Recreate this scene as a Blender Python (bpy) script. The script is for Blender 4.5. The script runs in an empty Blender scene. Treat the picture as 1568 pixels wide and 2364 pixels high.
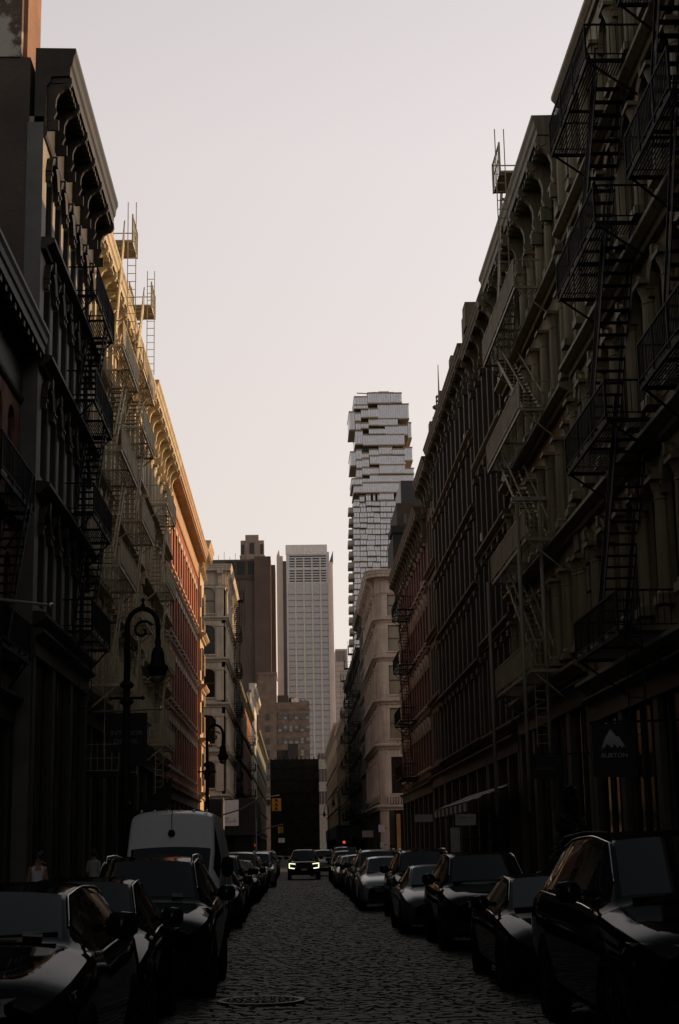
import bpy, math, random
from mathutils import Matrix, Vector
random.seed(7)
PI = math.pi
sc = bpy.context.scene
COL = sc.collection

# ------------------------------------------------------------------ camera
cam = bpy.data.objects.new('camera', bpy.data.cameras.new('camera'))
COL.objects.link(cam)
F_PX, CX, CY, EYE = 3600.0, 784.0, 1181.5, 1.8       # focal length in picture units 1568 wide x 2363 high
def _n(v):
    return Vector(v).normalized()
_Y = _n((680 - CX, -(1960 - CY), -F_PX)); _Z = _n((470 - CX, 15500 + CY, -F_PX))
_Z = (_Z - _Y * _Z.dot(_Y)).normalized(); _X = _Y.cross(_Z)
R3 = Matrix((_X, _Y, _Z))
cam.matrix_world = Matrix.Translation((0, 0, EYE)) @ R3.to_4x4()
cam.data.sensor_fit = 'VERTICAL'; cam.data.sensor_height = 36.0; cam.data.sensor_width = 24.0
cam.data.lens = F_PX / 2363.0 * 36.0
cam.data.clip_start = 0.3; cam.data.clip_end = 6000
sc.camera = cam
def at(x, y, Yd):
    """the real-world point at street distance Yd that the photograph shows at x, y (1568-wide units)"""
    d = R3 @ _n((x - CX, -(y - CY), -F_PX))
    t = Yd / d.y
    return Vector((d.x * t, Yd, EYE + d.z * t))

# ------------------------------------------------------------------ light
SUN_EL, SUN_AZ = math.radians(17.0), math.radians(73)     # azimuth clockwise from +Y: the sun stands to the right, slightly ahead
w = bpy.data.worlds.new('World'); sc.world = w; w.use_nodes = True
nt = w.node_tree; nt.nodes.clear()
wo = nt.nodes.new('ShaderNodeOutputWorld'); bg = nt.nodes.new('ShaderNodeBackground')
sky = nt.nodes.new('ShaderNodeTexSky'); sky.sky_type = 'NISHITA'; sky.sun_disc = False
sky.sun_elevation = SUN_EL; sky.sun_rotation = SUN_AZ
sky.air_density = 1.0; sky.dust_density = 4.0; sky.ozone_density = 1.5
tc = nt.nodes.new('ShaderNodeTexCoord'); sep = nt.nodes.new('ShaderNodeSeparateXYZ')
nt.links.new(tc.outputs['Generated'], sep.inputs[0])
ramp = nt.nodes.new('ShaderNodeValToRGB')              # thin high overcast: warm and bright at the horizon, greyer above, then darkened towards the zenith to deepen street shade
cr = ramp.color_ramp
cr.elements[0].position = 0.0; cr.elements[0].color = (7.5, 6.55, 5.8, 1)
cr.elements[1].position = 1.0; cr.elements[1].color = (.37, .43, .41, 1)
for p, c in ((0.12, (7.45, 6.6, 5.95, 1)), (0.26, (7.15, 6.45, 6.05, 1)), (0.42, (6.85, 6.25, 6.1, 1)), (0.53, (6.1, 5.6, 5.5, 1)), (0.66, (1.9, 1.9, 1.8, 1)), (0.80, (.72, .79, .77, 1))):
    e = cr.elements.new(p); e.color = c
nt.links.new(sep.outputs['Z'], ramp.inputs['Fac'])
mx = nt.nodes.new('ShaderNodeMix'); mx.data_type = 'RGBA'; mx.inputs[0].default_value = 0.88
nt.links.new(sky.outputs[0], mx.inputs[6]); nt.links.new(ramp.outputs[0], mx.inputs[7])
dt = nt.nodes.new('ShaderNodeVectorMath'); dt.operation = 'DOT_PRODUCT'; dt.inputs[1].default_value = (math.sin(SUN_AZ), math.cos(SUN_AZ), 0)
nt.links.new(tc.outputs['Generated'], dt.inputs[0])
fm = nt.nodes.new('ShaderNodeMapRange'); fm.inputs[1].default_value = -1; fm.inputs[2].default_value = 1; fm.inputs[3].default_value = 0.50; fm.inputs[4].default_value = 1.36   # the sky opposite the sun is dimmer
fm.interpolation_type = 'LINEAR'
nt.links.new(dt.outputs['Value'], fm.inputs[0])
mz = nt.nodes.new('ShaderNodeMix'); mz.data_type = 'RGBA'; mz.blend_type = 'MULTIPLY'; mz.inputs[0].default_value = 1
nt.links.new(mx.outputs[2], mz.inputs[6]); nt.links.new(fm.outputs[0], mz.inputs[7])
nt.links.new(mz.outputs[2], bg.inputs[0]); nt.links.new(bg.outputs[0], wo.inputs[0])
bg.inputs['Strength'].default_value = 0.119
sun = bpy.data.objects.new('sun', bpy.data.lights.new('sun', 'SUN')); COL.objects.link(sun)
sun.data.energy = 5.0; sun.data.angle = math.radians(0.6); sun.data.color = (1.0, 0.66, 0.36)
sd = Vector((math.sin(SUN_AZ) * math.cos(SUN_EL), math.cos(SUN_AZ) * math.cos(SUN_EL), math.sin(SUN_EL)))
sun.rotation_euler = sd.to_track_quat('Z', 'Y').to_euler()
sc.view_settings.view_transform = 'Standard'; sc.view_settings.look = 'None'
sc.view_settings.exposure = 0.0; sc.view_settings.gamma = 1.0; sc.view_settings.use_curve_mapping = False
sc.render.engine = 'CYCLES'
sc.cycles.max_bounces = 6; sc.cycles.diffuse_bounces = 3; sc.cycles.glossy_bounces = 3
sc.cycles.sample_clamp_indirect = 4.0

# ------------------------------------------------------------------ materials
MATS = {}
def _new(name):
    m = bpy.data.materials.new(name); m.use_nodes = True
    return m, m.node_tree, m.node_tree.nodes['Principled BSDF']
def mat(name, c, rough=0.7, var=0.25, scale=1.5, streak=0.0, bump=0.0, metal=0.0, coat=0.0, spec=0.5, emit=None, fine=0.0):
    """plain surface with uneven tone, optional rain streaks and fine relief"""
    if name in MATS: return MATS[name]
    m, t, p = _new(name)
    co = t.nodes.new('ShaderNodeNewGeometry')
    n1 = t.nodes.new('ShaderNodeTexNoise'); n1.inputs['Scale'].default_value = scale; n1.inputs['Detail'].default_value = 6
    t.links.new(co.outputs['Position'], n1.inputs['Vector'])
    mr = t.nodes.new('ShaderNodeMapRange'); mr.inputs[1].default_value = 0.3; mr.inputs[2].default_value = 0.7
    mr.inputs[3].default_value = 1 - var; mr.inputs[4].default_value = 1 + var * 0.6
    t.links.new(n1.outputs[0], mr.inputs[0]); val = mr.outputs[0]
    if streak:
        mp = t.nodes.new('ShaderNodeMapping'); mp.inputs['Scale'].default_value = (3.0, 3.0, 0.12)
        t.links.new(co.outputs['Position'], mp.inputs[0])
        n2 = t.nodes.new('ShaderNodeTexNoise'); n2.inputs['Scale'].default_value = 1.6; n2.inputs['Detail'].default_value = 5
        t.links.new(mp.outputs[0], n2.inputs['Vector'])
        r2 = t.nodes.new('ShaderNodeMapRange'); r2.inputs[1].default_value = 0.42; r2.inputs[2].default_value = 0.68
        r2.inputs[3].default_value = 1.0; r2.inputs[4].default_value = 1 - streak
        t.links.new(n2.outputs[0], r2.inputs[0])
        mu = t.nodes.new('ShaderNodeMath'); mu.operation = 'MULTIPLY'
        t.links.new(val, mu.inputs[0]); t.links.new(r2.outputs[0], mu.inputs[1]); val = mu.outputs[0]
    hs = t.nodes.new('ShaderNodeMix'); hs.data_type = 'RGBA'; hs.blend_type = 'MULTIPLY'; hs.inputs[0].default_value = 1
    hs.inputs[6].default_value = (*c, 1); t.links.new(val, hs.inputs[7])
    t.links.new(hs.outputs[2], p.inputs['Base Color'])
    p.inputs['Roughness'].default_value = rough; p.inputs['Metallic'].default_value = metal
    p.inputs['Coat Weight'].default_value = coat; p.inputs['Coat Roughness'].default_value = 0.04
    p.inputs['Specular IOR Level'].default_value = spec
    if emit:
        p.inputs['Emission Color'].default_value = (*emit[:3], 1); p.inputs['Emission Strength'].default_value = emit[3]
    if bump:
        b = t.nodes.new('ShaderNodeBump'); b.inputs['Strength'].default_value = bump; b.inputs['Distance'].default_value = 0.03
        n3 = t.nodes.new('ShaderNodeTexNoise'); n3.inputs['Scale'].default_value = fine or 14; n3.inputs['Detail'].default_value = 8
        t.links.new(co.outputs['Position'], n3.inputs['Vector'])
        t.links.new(n3.outputs[0], b.inputs['Height']); t.links.new(b.outputs[0], p.inputs['Normal'])
    MATS[name] = m
    return m
def brick(name, c1, c2, mortar, patch=None, rough=0.85, bw=0.21, bh=0.072):
    if name in MATS: return MATS[name]
    m, t, p = _new(name)
    co = t.nodes.new('ShaderNodeNewGeometry'); sp = t.nodes.new('ShaderNodeSeparateXYZ'); t.links.new(co.outputs['Position'], sp.inputs[0])
    ad = t.nodes.new('ShaderNodeMath'); ad.operation = 'ADD'; t.links.new(sp.outputs[0], ad.inputs[0]); t.links.new(sp.outputs[1], ad.inputs[1])
    cb = t.nodes.new('ShaderNodeCombineXYZ'); t.links.new(ad.outputs[0], cb.inputs[0]); t.links.new(sp.outputs[2], cb.inputs[1])
    br = t.nodes.new('ShaderNodeTexBrick'); br.inputs['Scale'].default_value = 1
    br.inputs['Brick Width'].default_value = bw; br.inputs['Row Height'].default_value = bh; br.inputs['Mortar Size'].default_value = 0.008
    br.inputs['Color1'].default_value = (*c1, 1); br.inputs['Color2'].default_value = (*c2, 1); br.inputs['Mortar'].default_value = (*mortar, 1)
    t.links.new(cb.outputs[0], br.inputs['Vector'])
    n1 = t.nodes.new('ShaderNodeTexNoise'); n1.inputs['Scale'].default_value = 0.5; n1.inputs['Detail'].default_value = 7
    t.links.new(co.outputs['Position'], n1.inputs['Vector'])
    mr = t.nodes.new('ShaderNodeMapRange'); mr.inputs[1].default_value = 0.3; mr.inputs[2].default_value = 0.7; mr.inputs[3].default_value = 0.65; mr.inputs[4].default_value = 1.2
    t.links.new(n1.outputs[0], mr.inputs[0])
    mu = t.nodes.new('ShaderNodeMix'); mu.data_type = 'RGBA'; mu.blend_type = 'MULTIPLY'; mu.inputs[0].default_value = 1
    t.links.new(br.outputs[0], mu.inputs[6]); t.links.new(mr.outputs[0], mu.inputs[7]); out = mu.outputs[2]
    if patch:
        n2 = t.nodes.new('ShaderNodeTexNoise'); n2.inputs['Scale'].default_value = 0.55; n2.inputs['Detail'].default_value = 9; n2.inputs['Roughness'].default_value = 0.7
        t.links.new(co.outputs['Position'], n2.inputs['Vector'])
        r2 = t.nodes.new('ShaderNodeMapRange'); r2.inputs[1].default_value = patch[1]; r2.inputs[2].default_value = patch[1] + 0.05
        t.links.new(n2.outputs[0], r2.inputs[0])
        m2 = t.nodes.new('ShaderNodeMix'); m2.data_type = 'RGBA'; m2.inputs[7].default_value = (*patch[0], 1)
        t.links.new(r2.outputs[0], m2.inputs[0]); t.links.new(out, m2.inputs[6]); out = m2.outputs[2]
    t.links.new(out, p.inputs['Base Color']); p.inputs['Roughness'].default_value = rough
    b = t.nodes.new('ShaderNodeBump'); b.inputs['Strength'].default_value = 0.5; b.inputs['Distance'].default_value = 0.012
    t.links.new(br.outputs['Fac'], b.inputs['Height']); b.invert = True; t.links.new(b.outputs[0], p.inputs['Normal'])
    MATS[name] = m
    return m
def glass(name, c, rough=0.06, metal=0.0, spec=0.5, wave=0.0):
    if name in MATS: return MATS[name]
    m, t, p = _new(name)
    co = t.nodes.new('ShaderNodeNewGeometry'); n = t.nodes.new('ShaderNodeTexNoise'); n.inputs['Scale'].default_value = 1.1
    t.links.new(co.outputs['Position'], n.inputs['Vector'])
    mr = t.nodes.new('ShaderNodeMapRange'); mr.inputs[3].default_value = 0.6; mr.inputs[4].default_value = 1.4; t.links.new(n.outputs[0], mr.inputs[0])
    mu = t.nodes.new('ShaderNodeMix'); mu.data_type = 'RGBA'; mu.blend_type = 'MULTIPLY'; mu.inputs[0].default_value = 1; mu.inputs[6].default_value = (*c, 1)
    t.links.new(mr.outputs[0], mu.inputs[7]); t.links.new(mu.outputs[2], p.inputs['Base Color'])
    p.inputs['Roughness'].default_value = rough; p.inputs['Metallic'].default_value = metal; p.inputs['Specular IOR Level'].default_value = spec
    if wave:
        b = t.nodes.new('ShaderNodeBump'); b.inputs['Strength'].default_value = wave; b.inputs['Distance'].default_value = 0.02
        t.links.new(n.outputs[0], b.inputs['Height']); t.links.new(b.outputs[0], p.inputs['Normal'])
    MATS[name] = m
    return m

# ------------------------------------------------------------------ mesh helpers
class M:
    def __init__(s): s.v = []; s.f = []
    def face(s, *pts):
        i = len(s.v); s.v += [tuple(p) for p in pts]; s.f.append(tuple(range(i, i + len(pts))))
    def hexa(s, p):                                    # p: 8 corners, bottom ring then top ring
        i = len(s.v); s.v += [tuple(q) for q in p]
        for a in ((3, 2, 1, 0), (4, 5, 6, 7), (0, 1, 5, 4), (1, 2, 6, 5), (2, 3, 7, 6), (3, 0, 4, 7)): s.f.append(tuple(i + k for k in a))
    def box(s, x0, x1, y0, y1, z0, z1):
        s.hexa(((x0, y0, z0), (x1, y0, z0), (x1, y1, z0), (x0, y1, z0), (x0, y0, z1), (x1, y0, z1), (x1, y1, z1), (x0, y1, z1)))
    def fbox(s, F, u0, u1, w0, w1, z0, z1):
        P = F.P
        s.hexa((P(u0, w0, z0), P(u1, w0, z0), P(u1, w1, z0), P(u0, w1, z0), P(u0, w0, z1), P(u1, w0, z1), P(u1, w1, z1), P(u0, w1, z1)))
    def prism(s, pts, vec):                             # closed polygon pushed along vec
        n = len(pts); i = len(s.v); vec = Vector(vec)
        s.v += [tuple(p) for p in pts] + [tuple(Vector(p) + vec) for p in pts]
        s.f.append(tuple(i + k for k in range(n))[::-1]); s.f.append(tuple(i + n + k for k in range(n)))
        for k in range(n):
            j = (k + 1) % n; s.f.append((i + k, i + j, i + n + j, i + n + k))
    def bar(s, p, q, a, b=None):                        # rectangular bar of section a x b
        b = b or a; p, q = Vector(p), Vector(q); d = (q - p).normalized()
        up = Vector((0, 0, 1)) if abs(d.z) < 0.95 else Vector((1, 0, 0))
        x = d.cross(up).normalized() * a / 2; y = x.cross(d).normalized() * b / 2
        s.hexa((p - x - y, p + x - y, p + x + y, p - x + y, q - x - y, q + x - y, q + x + y, q - x + y))
    def tube(s, pts, r, n=6, cap=True):
        pts = [Vector(p) for p in pts]; k = len(pts); rr = r if isinstance(r, (list, tuple)) else [r] * k
        i0 = len(s.v); prev = None
        for j, p in enumerate(pts):
            d = (pts[min(j + 1, k - 1)] - pts[max(j - 1, 0)]).normalized()
            if prev is None: a = d.orthogonal().normalized()
            else: a = (prev - d * prev.dot(d)).normalized()
            prev = a; b = d.cross(a)
            for t in range(n):
                an = 2 * PI * t / n; s.v.append(tuple(p + (a * math.cos(an) + b * math.sin(an)) * rr[j]))
        for j in range(k - 1):
            for t in range(n):
                a0 = i0 + j * n + t; a1 = i0 + j * n + (t + 1) % n; s.f.append((a0, a1, a1 + n, a0 + n))
        if cap:
            s.f.append(tuple(i0 + t for t in range(n))[::-1]); s.f.append(tuple(i0 + (k - 1) * n + t for t in range(n)))
    def lathe(s, prof, c=(0, 0, 0), n=12):
        i0 = len(s.v)
        for r, z in prof:
            for t in range(n): s.v.append((c[0] + r * math.cos(2 * PI * t / n), c[1] + r * math.sin(2 * PI * t / n), c[2] + z))
        for j in range(len(prof) - 1):
            for t in range(n):
                a0 = i0 + j * n + t; a1 = i0 + j * n + (t + 1) % n; s.f.append((a0, a1, a1 + n, a0 + n))
        s.f.append(tuple(i0 + t for t in range(n))[::-1]); s.f.append(tuple(i0 + (len(prof) - 1) * n + t for t in range(n)))
    def sweep(s, path, nrm, prof):                      # profile (w, z) along a 2-D path with outward normals
        i0 = len(s.v); n = len(prof)
        for (x, y), (a, b) in zip(path, nrm):
            for ww, z in prof: s.v.append((x + a * ww, y + b * ww, z))
        for j in range(len(path) - 1):
            for k in range(n):
                l = (k + 1) % n; s.f.append((i0 + j * n + k, i0 + j * n + l, i0 + (j + 1) * n + l, i0 + (j + 1) * n + k))
        s.f.append(tuple(i0 + k for k in range(n))[::-1]); e = i0 + (len(path) - 1) * n; s.f.append(tuple(e + k for k in range(n)))
    def mesh(s, name, m, smooth=False):
        me = bpy.data.meshes.new(name); me.from_pydata(s.v, [], s.f); me.update()
        for q in (m if isinstance(m, (list, tuple)) else [m]): me.materials.append(q)
        if smooth: me.polygons.foreach_set('use_smooth', [True] * len(me.polygons))
        return me
    def build(s, name, m, parent=None, smooth=False):
        return put(name, s.mesh(name, m, smooth), parent)
def put(name, me, parent=None, loc=None, rz=0.0):
    o = bpy.data.objects.new(name, me); COL.objects.link(o)
    if parent: o.parent = parent
    if loc is not None: o.location = loc
    if rz: o.rotation_euler = (0, 0, rz)
    return o
def tag(o, label=None, cat=None, group=None, kind=None):
    if label: o['label'] = label
    if cat: o['category'] = cat
    if group: o['group'] = group
    if kind: o['kind'] = kind
    return o
def thing(name, label, cat, loc=(0, 0, 0), group=None):
    o = bpy.data.objects.new(name, None); COL.objects.link(o); o.location = loc; o.empty_display_size = 0.2
    return tag(o, label, cat, group)
def dup(o, parent=None):
    c = o.copy(); COL.objects.link(c)
    if parent: c.parent = parent
    for ch in list(o.children): dup(ch, c)
    return c
class Frame:
    """a facade: origin on the ground at its start, n = outward, u = along"""
    def __init__(s, o, n, u): s.o, s.n, s.u = o, n, u; s.rz = math.atan2(n[1], n[0])
    def P(s, u, w, z): return (s.o[0] + s.u[0] * u + s.n[0] * w, s.o[1] + s.u[1] * u + s.n[1] * w, z)
def left(W, y): return Frame((-W, y), (1, 0), (0, 1))
def right(W, y): return Frame((W, y), (-1, 0), (0, 1))
def north(x, y): return Frame((x, y), (0, -1), (1, 0))

# ------------------------------------------------------------------ palette
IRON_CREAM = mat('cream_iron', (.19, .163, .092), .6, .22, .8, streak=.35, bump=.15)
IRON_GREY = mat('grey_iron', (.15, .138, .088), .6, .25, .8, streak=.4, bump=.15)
IRON_CREAM_LIT = mat('sunlit_cream_iron', (.48, .395, .255), .6, .22, .8, streak=.35, bump=.15)  # lighter copy of the cream iron; sunset light put into the paint colour
IRON_TAN = mat('tan_iron', (.48, .375, .225), .6, .22, .8, streak=.35, bump=.15)  # tan lightened so the west-facing left fronts look sunlit
STONE_PALE = mat('pale_stone', (.48, .41, .32), .75, .2, .7, streak=.3, bump=.2)
STONE_ROSE = mat('rose_grey_stone', (.52, .43, .36), .75, .2, .7, streak=.3, bump=.2)
TRIM_DARK = mat('dark_brown_trim', (.028, .023, .016), .55, .3, 2, streak=.3, spec=.25)
STUCCO_RED = mat('worn_red_stucco', (.21, .085, .05), .85, .5, .7, streak=.35, bump=.3)
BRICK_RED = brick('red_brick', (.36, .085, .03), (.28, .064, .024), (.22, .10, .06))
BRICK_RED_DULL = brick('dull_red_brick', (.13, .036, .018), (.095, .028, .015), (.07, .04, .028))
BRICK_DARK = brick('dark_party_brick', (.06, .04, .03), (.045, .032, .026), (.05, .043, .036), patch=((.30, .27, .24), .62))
BRICK_ORANGE = brick('orange_brick', (.25, .115, .06), (.20, .09, .048), (.2, .13, .085))
BRICK_BROWN = brick('brown_brick', (.12, .065, .042), (.09, .05, .036), (.1, .07, .05))
BRICK_TAN = brick('tan_brick', (.25, .165, .115), (.21, .14, .10), (.2, .15, .12))
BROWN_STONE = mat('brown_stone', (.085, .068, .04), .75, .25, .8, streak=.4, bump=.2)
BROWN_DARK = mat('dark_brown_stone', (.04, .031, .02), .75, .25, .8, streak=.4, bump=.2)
PANE = glass('window_glass', (.012, .014, .013), .05, spec=.5, wave=.08)
PANE_DIM = glass('dim_window_glass', (.006, .007, .006), .12, spec=.3, wave=.1)
PANE_CURTAIN = glass('curtained_window_glass', (.22, .19, .13), .25, spec=.4)
FR_DARK = mat('dark_window_frame', (.03, .027, .022), .5, .2)
FR_PALE = mat('pale_window_frame', (.33, .29, .23), .6, .2)
FE_BLACK = mat('black_iron', (.006, .006, .006), .65, .3, 4, spec=.12)
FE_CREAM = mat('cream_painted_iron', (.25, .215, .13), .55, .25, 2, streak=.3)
FE_CREAM_LIT = mat('sunlit_cream_painted_iron', (.54, .45, .29), .55, .25, 2, streak=.3)  # sunlit copy of the cream paint, brightened for the left fire escapes
SHOPM = mat('dark_shopfront_paint', (.020, .020, .013), .6, .3, 1.5, streak=.3)
SHOPG = mat('olive_shopfront_paint', (.040, .038, .022), .6, .3, 1.5, streak=.3)
AC_ = mat('dusty_white_metal', (.30, .28, .25), .6, .2, 3)
ROOF = mat('tar_roof', (.05, .047, .045), .9)
BLACK = mat('black_paint', (.012, .012, .012), .45, .2)

# ------------------------------------------------------------------ facade builder
_cache = {}
def win_meshes(ww, h, fm, key='', jd=.06):
    k = ('win', round(ww, 2), round(h, 2), fm.name, key, round(jd, 2))
    if k not in _cache:
        m = M(); t = .07
        m.box(-.06, jd, -ww / 2 + .002, -ww / 2 + t, 0, h); m.box(-.06, jd, ww / 2 - t, ww / 2 - .002, 0, h)
        m.box(-.058, .058, -ww / 2 + t, ww / 2 - t, 0, t); m.box(-.058, .058, -ww / 2 + t, ww / 2 - t, h - t, h)
        m.box(-.055, .07, -ww / 2 + t, ww / 2 - t, h * .5 - .04, h * .5 + .04)
        if key == 'mull': m.box(-.05, .05, -.025, .025, t, h - t)
        a = m.mesh('window', fm)
        g = []
        for pm in (PANE, PANE_DIM, PANE_CURTAIN):
            q = M(); q.face((-.02, -ww / 2 + t, t), (-.02, ww / 2 - t, t), (-.02, ww / 2 - t, h - t), (-.02, -ww / 2 + t, h - t))
            g.append(q.mesh('pane', pm))
        sm = M(); sm.box(.05, .45, -ww / 2 - .12, ww / 2 + .12, -.14, 0)
        _cache[k] = (a, g, sm)
    return _cache[k]
def hood_mesh(ww, a, m_):
    k = ('hood', round(ww, 2), round(a, 2), m_.name)
    if k not in _cache:
        m = M(); n = 8; th = .2; pts = []
        for j in range(n + 1):
            x = -1 + 2 * j / n; pts.append((x * ww / 2, a * math.sqrt(max(0, 1 - x * x))))
        for j in range(n):
            (u0, z0), (u1, z1) = pts[j], pts[j + 1]; s = 1 + th / (ww / 2)
            o0, o1 = (u0 * s, z0 * 1.0 + th * (.4 + .6 * (z0 / max(a, .01)))), (u1 * s, z1 + th * (.4 + .6 * (z1 / max(a, .01))))
            m.hexa(((0, u0, z0), (.16, u0, z0), (.16, u1, z1), (0, u1, z1), (0, o0[0], o0[1]), (.2, o0[0], o0[1]), (.2, o1[0], o1[1]), (0, o1[0], o1[1])))
        for s in (-1, 1): m.box(0, .17, s * (ww / 2 + .09) - .07, s * (ww / 2 + .09) + .07, -.24, .02); m.box(0, .21, s * (ww / 2 + .09) - .09, s * (ww / 2 + .09) + .09, -.04, .05)
        m.prism([(0, -.08, a - .04), (0, .08, a - .04), (0, .12, a + .3), (0, -.12, a + .3)], (.25, 0, 0))
        _cache[k] = m.mesh('window_hood', m_)
    return _cache[k]
def column_mesh(h, r, m_, n=12):
    k = ('col', round(h, 2), r, m_.name)
    if k not in _cache:
        m = M()
        m.box(-r * 1.35, r * 1.35, -r * 1.35, r * 1.35, 0, .22); m.box(-r * 1.5, r * 1.5, -r * 1.5, r * 1.5, h - .12, h)
        m.lathe([(r * 1.25, .22), (r * 1.28, .28), (r * 1.02, .36), (r, .5), (r * .96, h * .6), (r * .88, h - .62), (r * .98, h - .58), (r * .9, h - .54), (r * .95, h - .4), (r * 1.15, h - .25), (r * 1.4, h - .12)], n=n)
        _cache[k] = m.mesh('column', m_, False)
    return _cache[k]
def bracket_mesh(p, h, bw, m_):
    k = ('bra', round(p, 2), round(h, 2), bw, m_.name)
    if k not in _cache:
        m = M(); prof = [(0, 0), (p, 0), (p * 1.02, -.12 * h), (p * .9, -.24 * h), (p * .7, -.28 * h), (p * .5, -.36 * h), (p * .38, -.5 * h), (p * .36, -.68 * h), (p * .42, -.8 * h), (p * .3, -.94 * h), (.1 * p, -h), (0, -h)]
        m.prism([(a, -bw / 2, b) for a, b in prof], (0, bw, 0))
        m.box(0, p * .5, -bw * .32, bw * .32, -h * 1.22, -h * .98)
        m.tube([(p * .82, -bw * .62, -.12 * h), (p * .82, bw * .62, -.12 * h)], .11 * h, 8)
        _cache[k] = m.mesh('bracket', m_)
    return _cache[k]
def box_mesh(name, d, m_):
    k = (name, tuple(round(x, 2) for x in d), m_.name)
    if k not in _cache:
        m = M(); m.box(*d); _cache[k] = m.mesh(name, m_)
    return _cache[k]
def cornice_prof(z0, z1, p):
    h = z1 - z0
    return [(-.3, z0), (.06, z0), (.1, z0 + .03 * h), (.12, z0 + .07 * h), (.06, z0 + .11 * h), (.06, z0 + .58 * h), (.16, z0 + .62 * h), (.2, z0 + .68 * h), (p * .82, z0 + .69 * h), (p * .84, z0 + .79 * h), (p * .9, z0 + .82 * h), (p * .93, z0 + .9 * h), (p, z0 + .95 * h), (p, z1), (-.3, z1 + .02)]
def belt_prof(z, h, p):
    return [(-.02, z), (p * .35, z), (p * .45, z + .25 * h), (p * .6, z + .3 * h), (p * .95, z + .55 * h), (p, z + .6 * h), (p, z + .85 * h), (p * .5, z + h), (-.02, z + h)]
def straight(F, u0, u1): return [F.P(u0, 0, 0)[:2], F.P(u1, 0, 0)[:2]], [F.n, F.n]

def facade(b, F, L, zt, fl, nb, ww, wall, frame=FR_DARK, mar=.5, zg=4.6, hood=None, col=None, pil=None, lint=None, sill=None, curtain=.06, arch=0.0, wkey='', belts=(), beltm=None, shop=True, shopm=None, dimp=.4, rv=.35, rnd=None, jset=.09):
    rnd = rnd or random
    pitch = (L - 2 * mar) / nb; uc = [mar + pitch * (i + .5) for i in range(nb)]
    m = M(); e = [0.0]
    for c in uc: e += [c - ww / 2, c + ww / 2]
    e.append(L)
    for i in range(0, len(e), 2): m.fbox(F, e[i], e[i + 1], -rv, 0, zg, zt)
    for c in uc:
        zb = zg
        for s, h in fl:
            m.fbox(F, c - ww / 2, c + ww / 2, -rv, -.01, zb, s)
            a = arch
            if a > 0:
                n = 10
                for j in range(n):
                    x0, x1 = -1 + 2 * j / n, -1 + 2 * (j + 1) / n
                    za, zc = h - a + a * math.sqrt(max(0, 1 - x0 * x0)), h - a + a * math.sqrt(max(0, 1 - x1 * x1))
                    u0, u1 = c + x0 * ww / 2, c + x1 * ww / 2
                    m.hexa((F.P(u0, -rv, za), F.P(u1, -rv, zc), F.P(u1, -.005, zc), F.P(u0, -.005, za), F.P(u0, -rv, h), F.P(u1, -rv, h), F.P(u1, -.005, h), F.P(u0, -.005, h)))
            zb = h
        m.fbox(F, c - ww / 2, c + ww / 2, -rv, -.01, zb, zt)
    m.build('wall', wall, b)
    for k, (s, h) in enumerate(fl):
        wm, gm, sm = win_meshes(ww, h - s, frame, wkey, max(.06, rv - .08 - jset))
        for c in uc:
            o = put('window', wm, b, F.P(c, -rv + .08, s), F.rz)
            r = rnd.random(); put('pane', gm[2 if r < curtain else (1 if r < curtain + dimp else 0)], o)
            if rnd.random() < .035 and h - s > 2 and ww < 1.6:
                put('air_conditioner', box_mesh('air_conditioner', (-.05, .42, -.3, .3, .05, .45), AC_), o)
            if sill: put('sill', box_mesh('sill', (.2, .44, -ww / 2 - .1, ww / 2 + .1, -.13, .01), sill), o)
            if hood: put('window_hood', hood_mesh(ww, arch, hood), b, F.P(c, 0, h - arch), F.rz)
            if lint: put('lintel', box_mesh('lintel', (0, .05, -ww / 2 - .14, ww / 2 + .14, 0, .42), lint), b, F.P(c, -.003, h), F.rz)
        if col or pil:
            for i in range(nb + 1):
                u = mar + pitch * i
                u = min(max(u, .3), L - .3)
                if col: put('column', column_mesh(h - s - arch * .6 + .3, col[0], col[1]), b, F.P(u, .08, s - .3), F.rz)
                else: put('pilaster', box_mesh('pilaster', (-.01, pil[1], -pil[0] / 2, pil[0] / 2, -.3, h - s + .1), pil[2]), b, F.P(u, 0, s), F.rz)
                if pil: put('capital', box_mesh('capital', (-.01, pil[1] + .1, -pil[0] / 2 - .08, pil[0] / 2 + .08, -.28, 0), pil[2]), b, F.P(u, 0, h + .12), F.rz)
    for z, h, p in belts:
        q = M(); q.sweep(*straight(F, .01, L - .01), belt_prof(z, h, p)); q.build('belt_course', beltm or wall, b)
    if shop:
        sm_ = shopm or SHOPM; k = max(1, round(L / 4.2)); q = M(); wd = L / k
        for i in range(k + 1):
            u = min(max(i * wd, .3), L - .3)
            put('shop_pillar', box_mesh('shop_pillar', (-.3, .06, -.28, .28, 0, zg - .9), sm_), b, F.P(u, 0, .13), F.rz)
        for i in range(k):
            g0, g1 = i * wd + .32, (i + 1) * wd - .32
            o = put('shop_window', box_mesh('shop_window', (-.2, -.05, -(g1 - g0) / 2, (g1 - g0) / 2, 0, .55), TRIM_DARK), b, F.P((g0 + g1) / 2, 0, .13), F.rz)
            put('pane', box_mesh('pane', (-.16, -.12, -(g1 - g0) / 2, (g1 - g0) / 2, .56, zg - .95), PANE_DIM), o)
            for j in (-.5, 0, .5):
                put('mullion', box_mesh('mullion', (-.11, -.03, -.04, .04, .56, zg - .96), TRIM_DARK), o, (0, j * (g1 - g0) * .66, 0))
        q.fbox(F, 0, L, -.3, .1, zg - .77, zg - .01); q.sweep(*straight(F, .01, L - .01), belt_prof(zg - .28, .3, .34))
        q.build('shop_cornice', sm_, b)
    return uc
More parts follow.
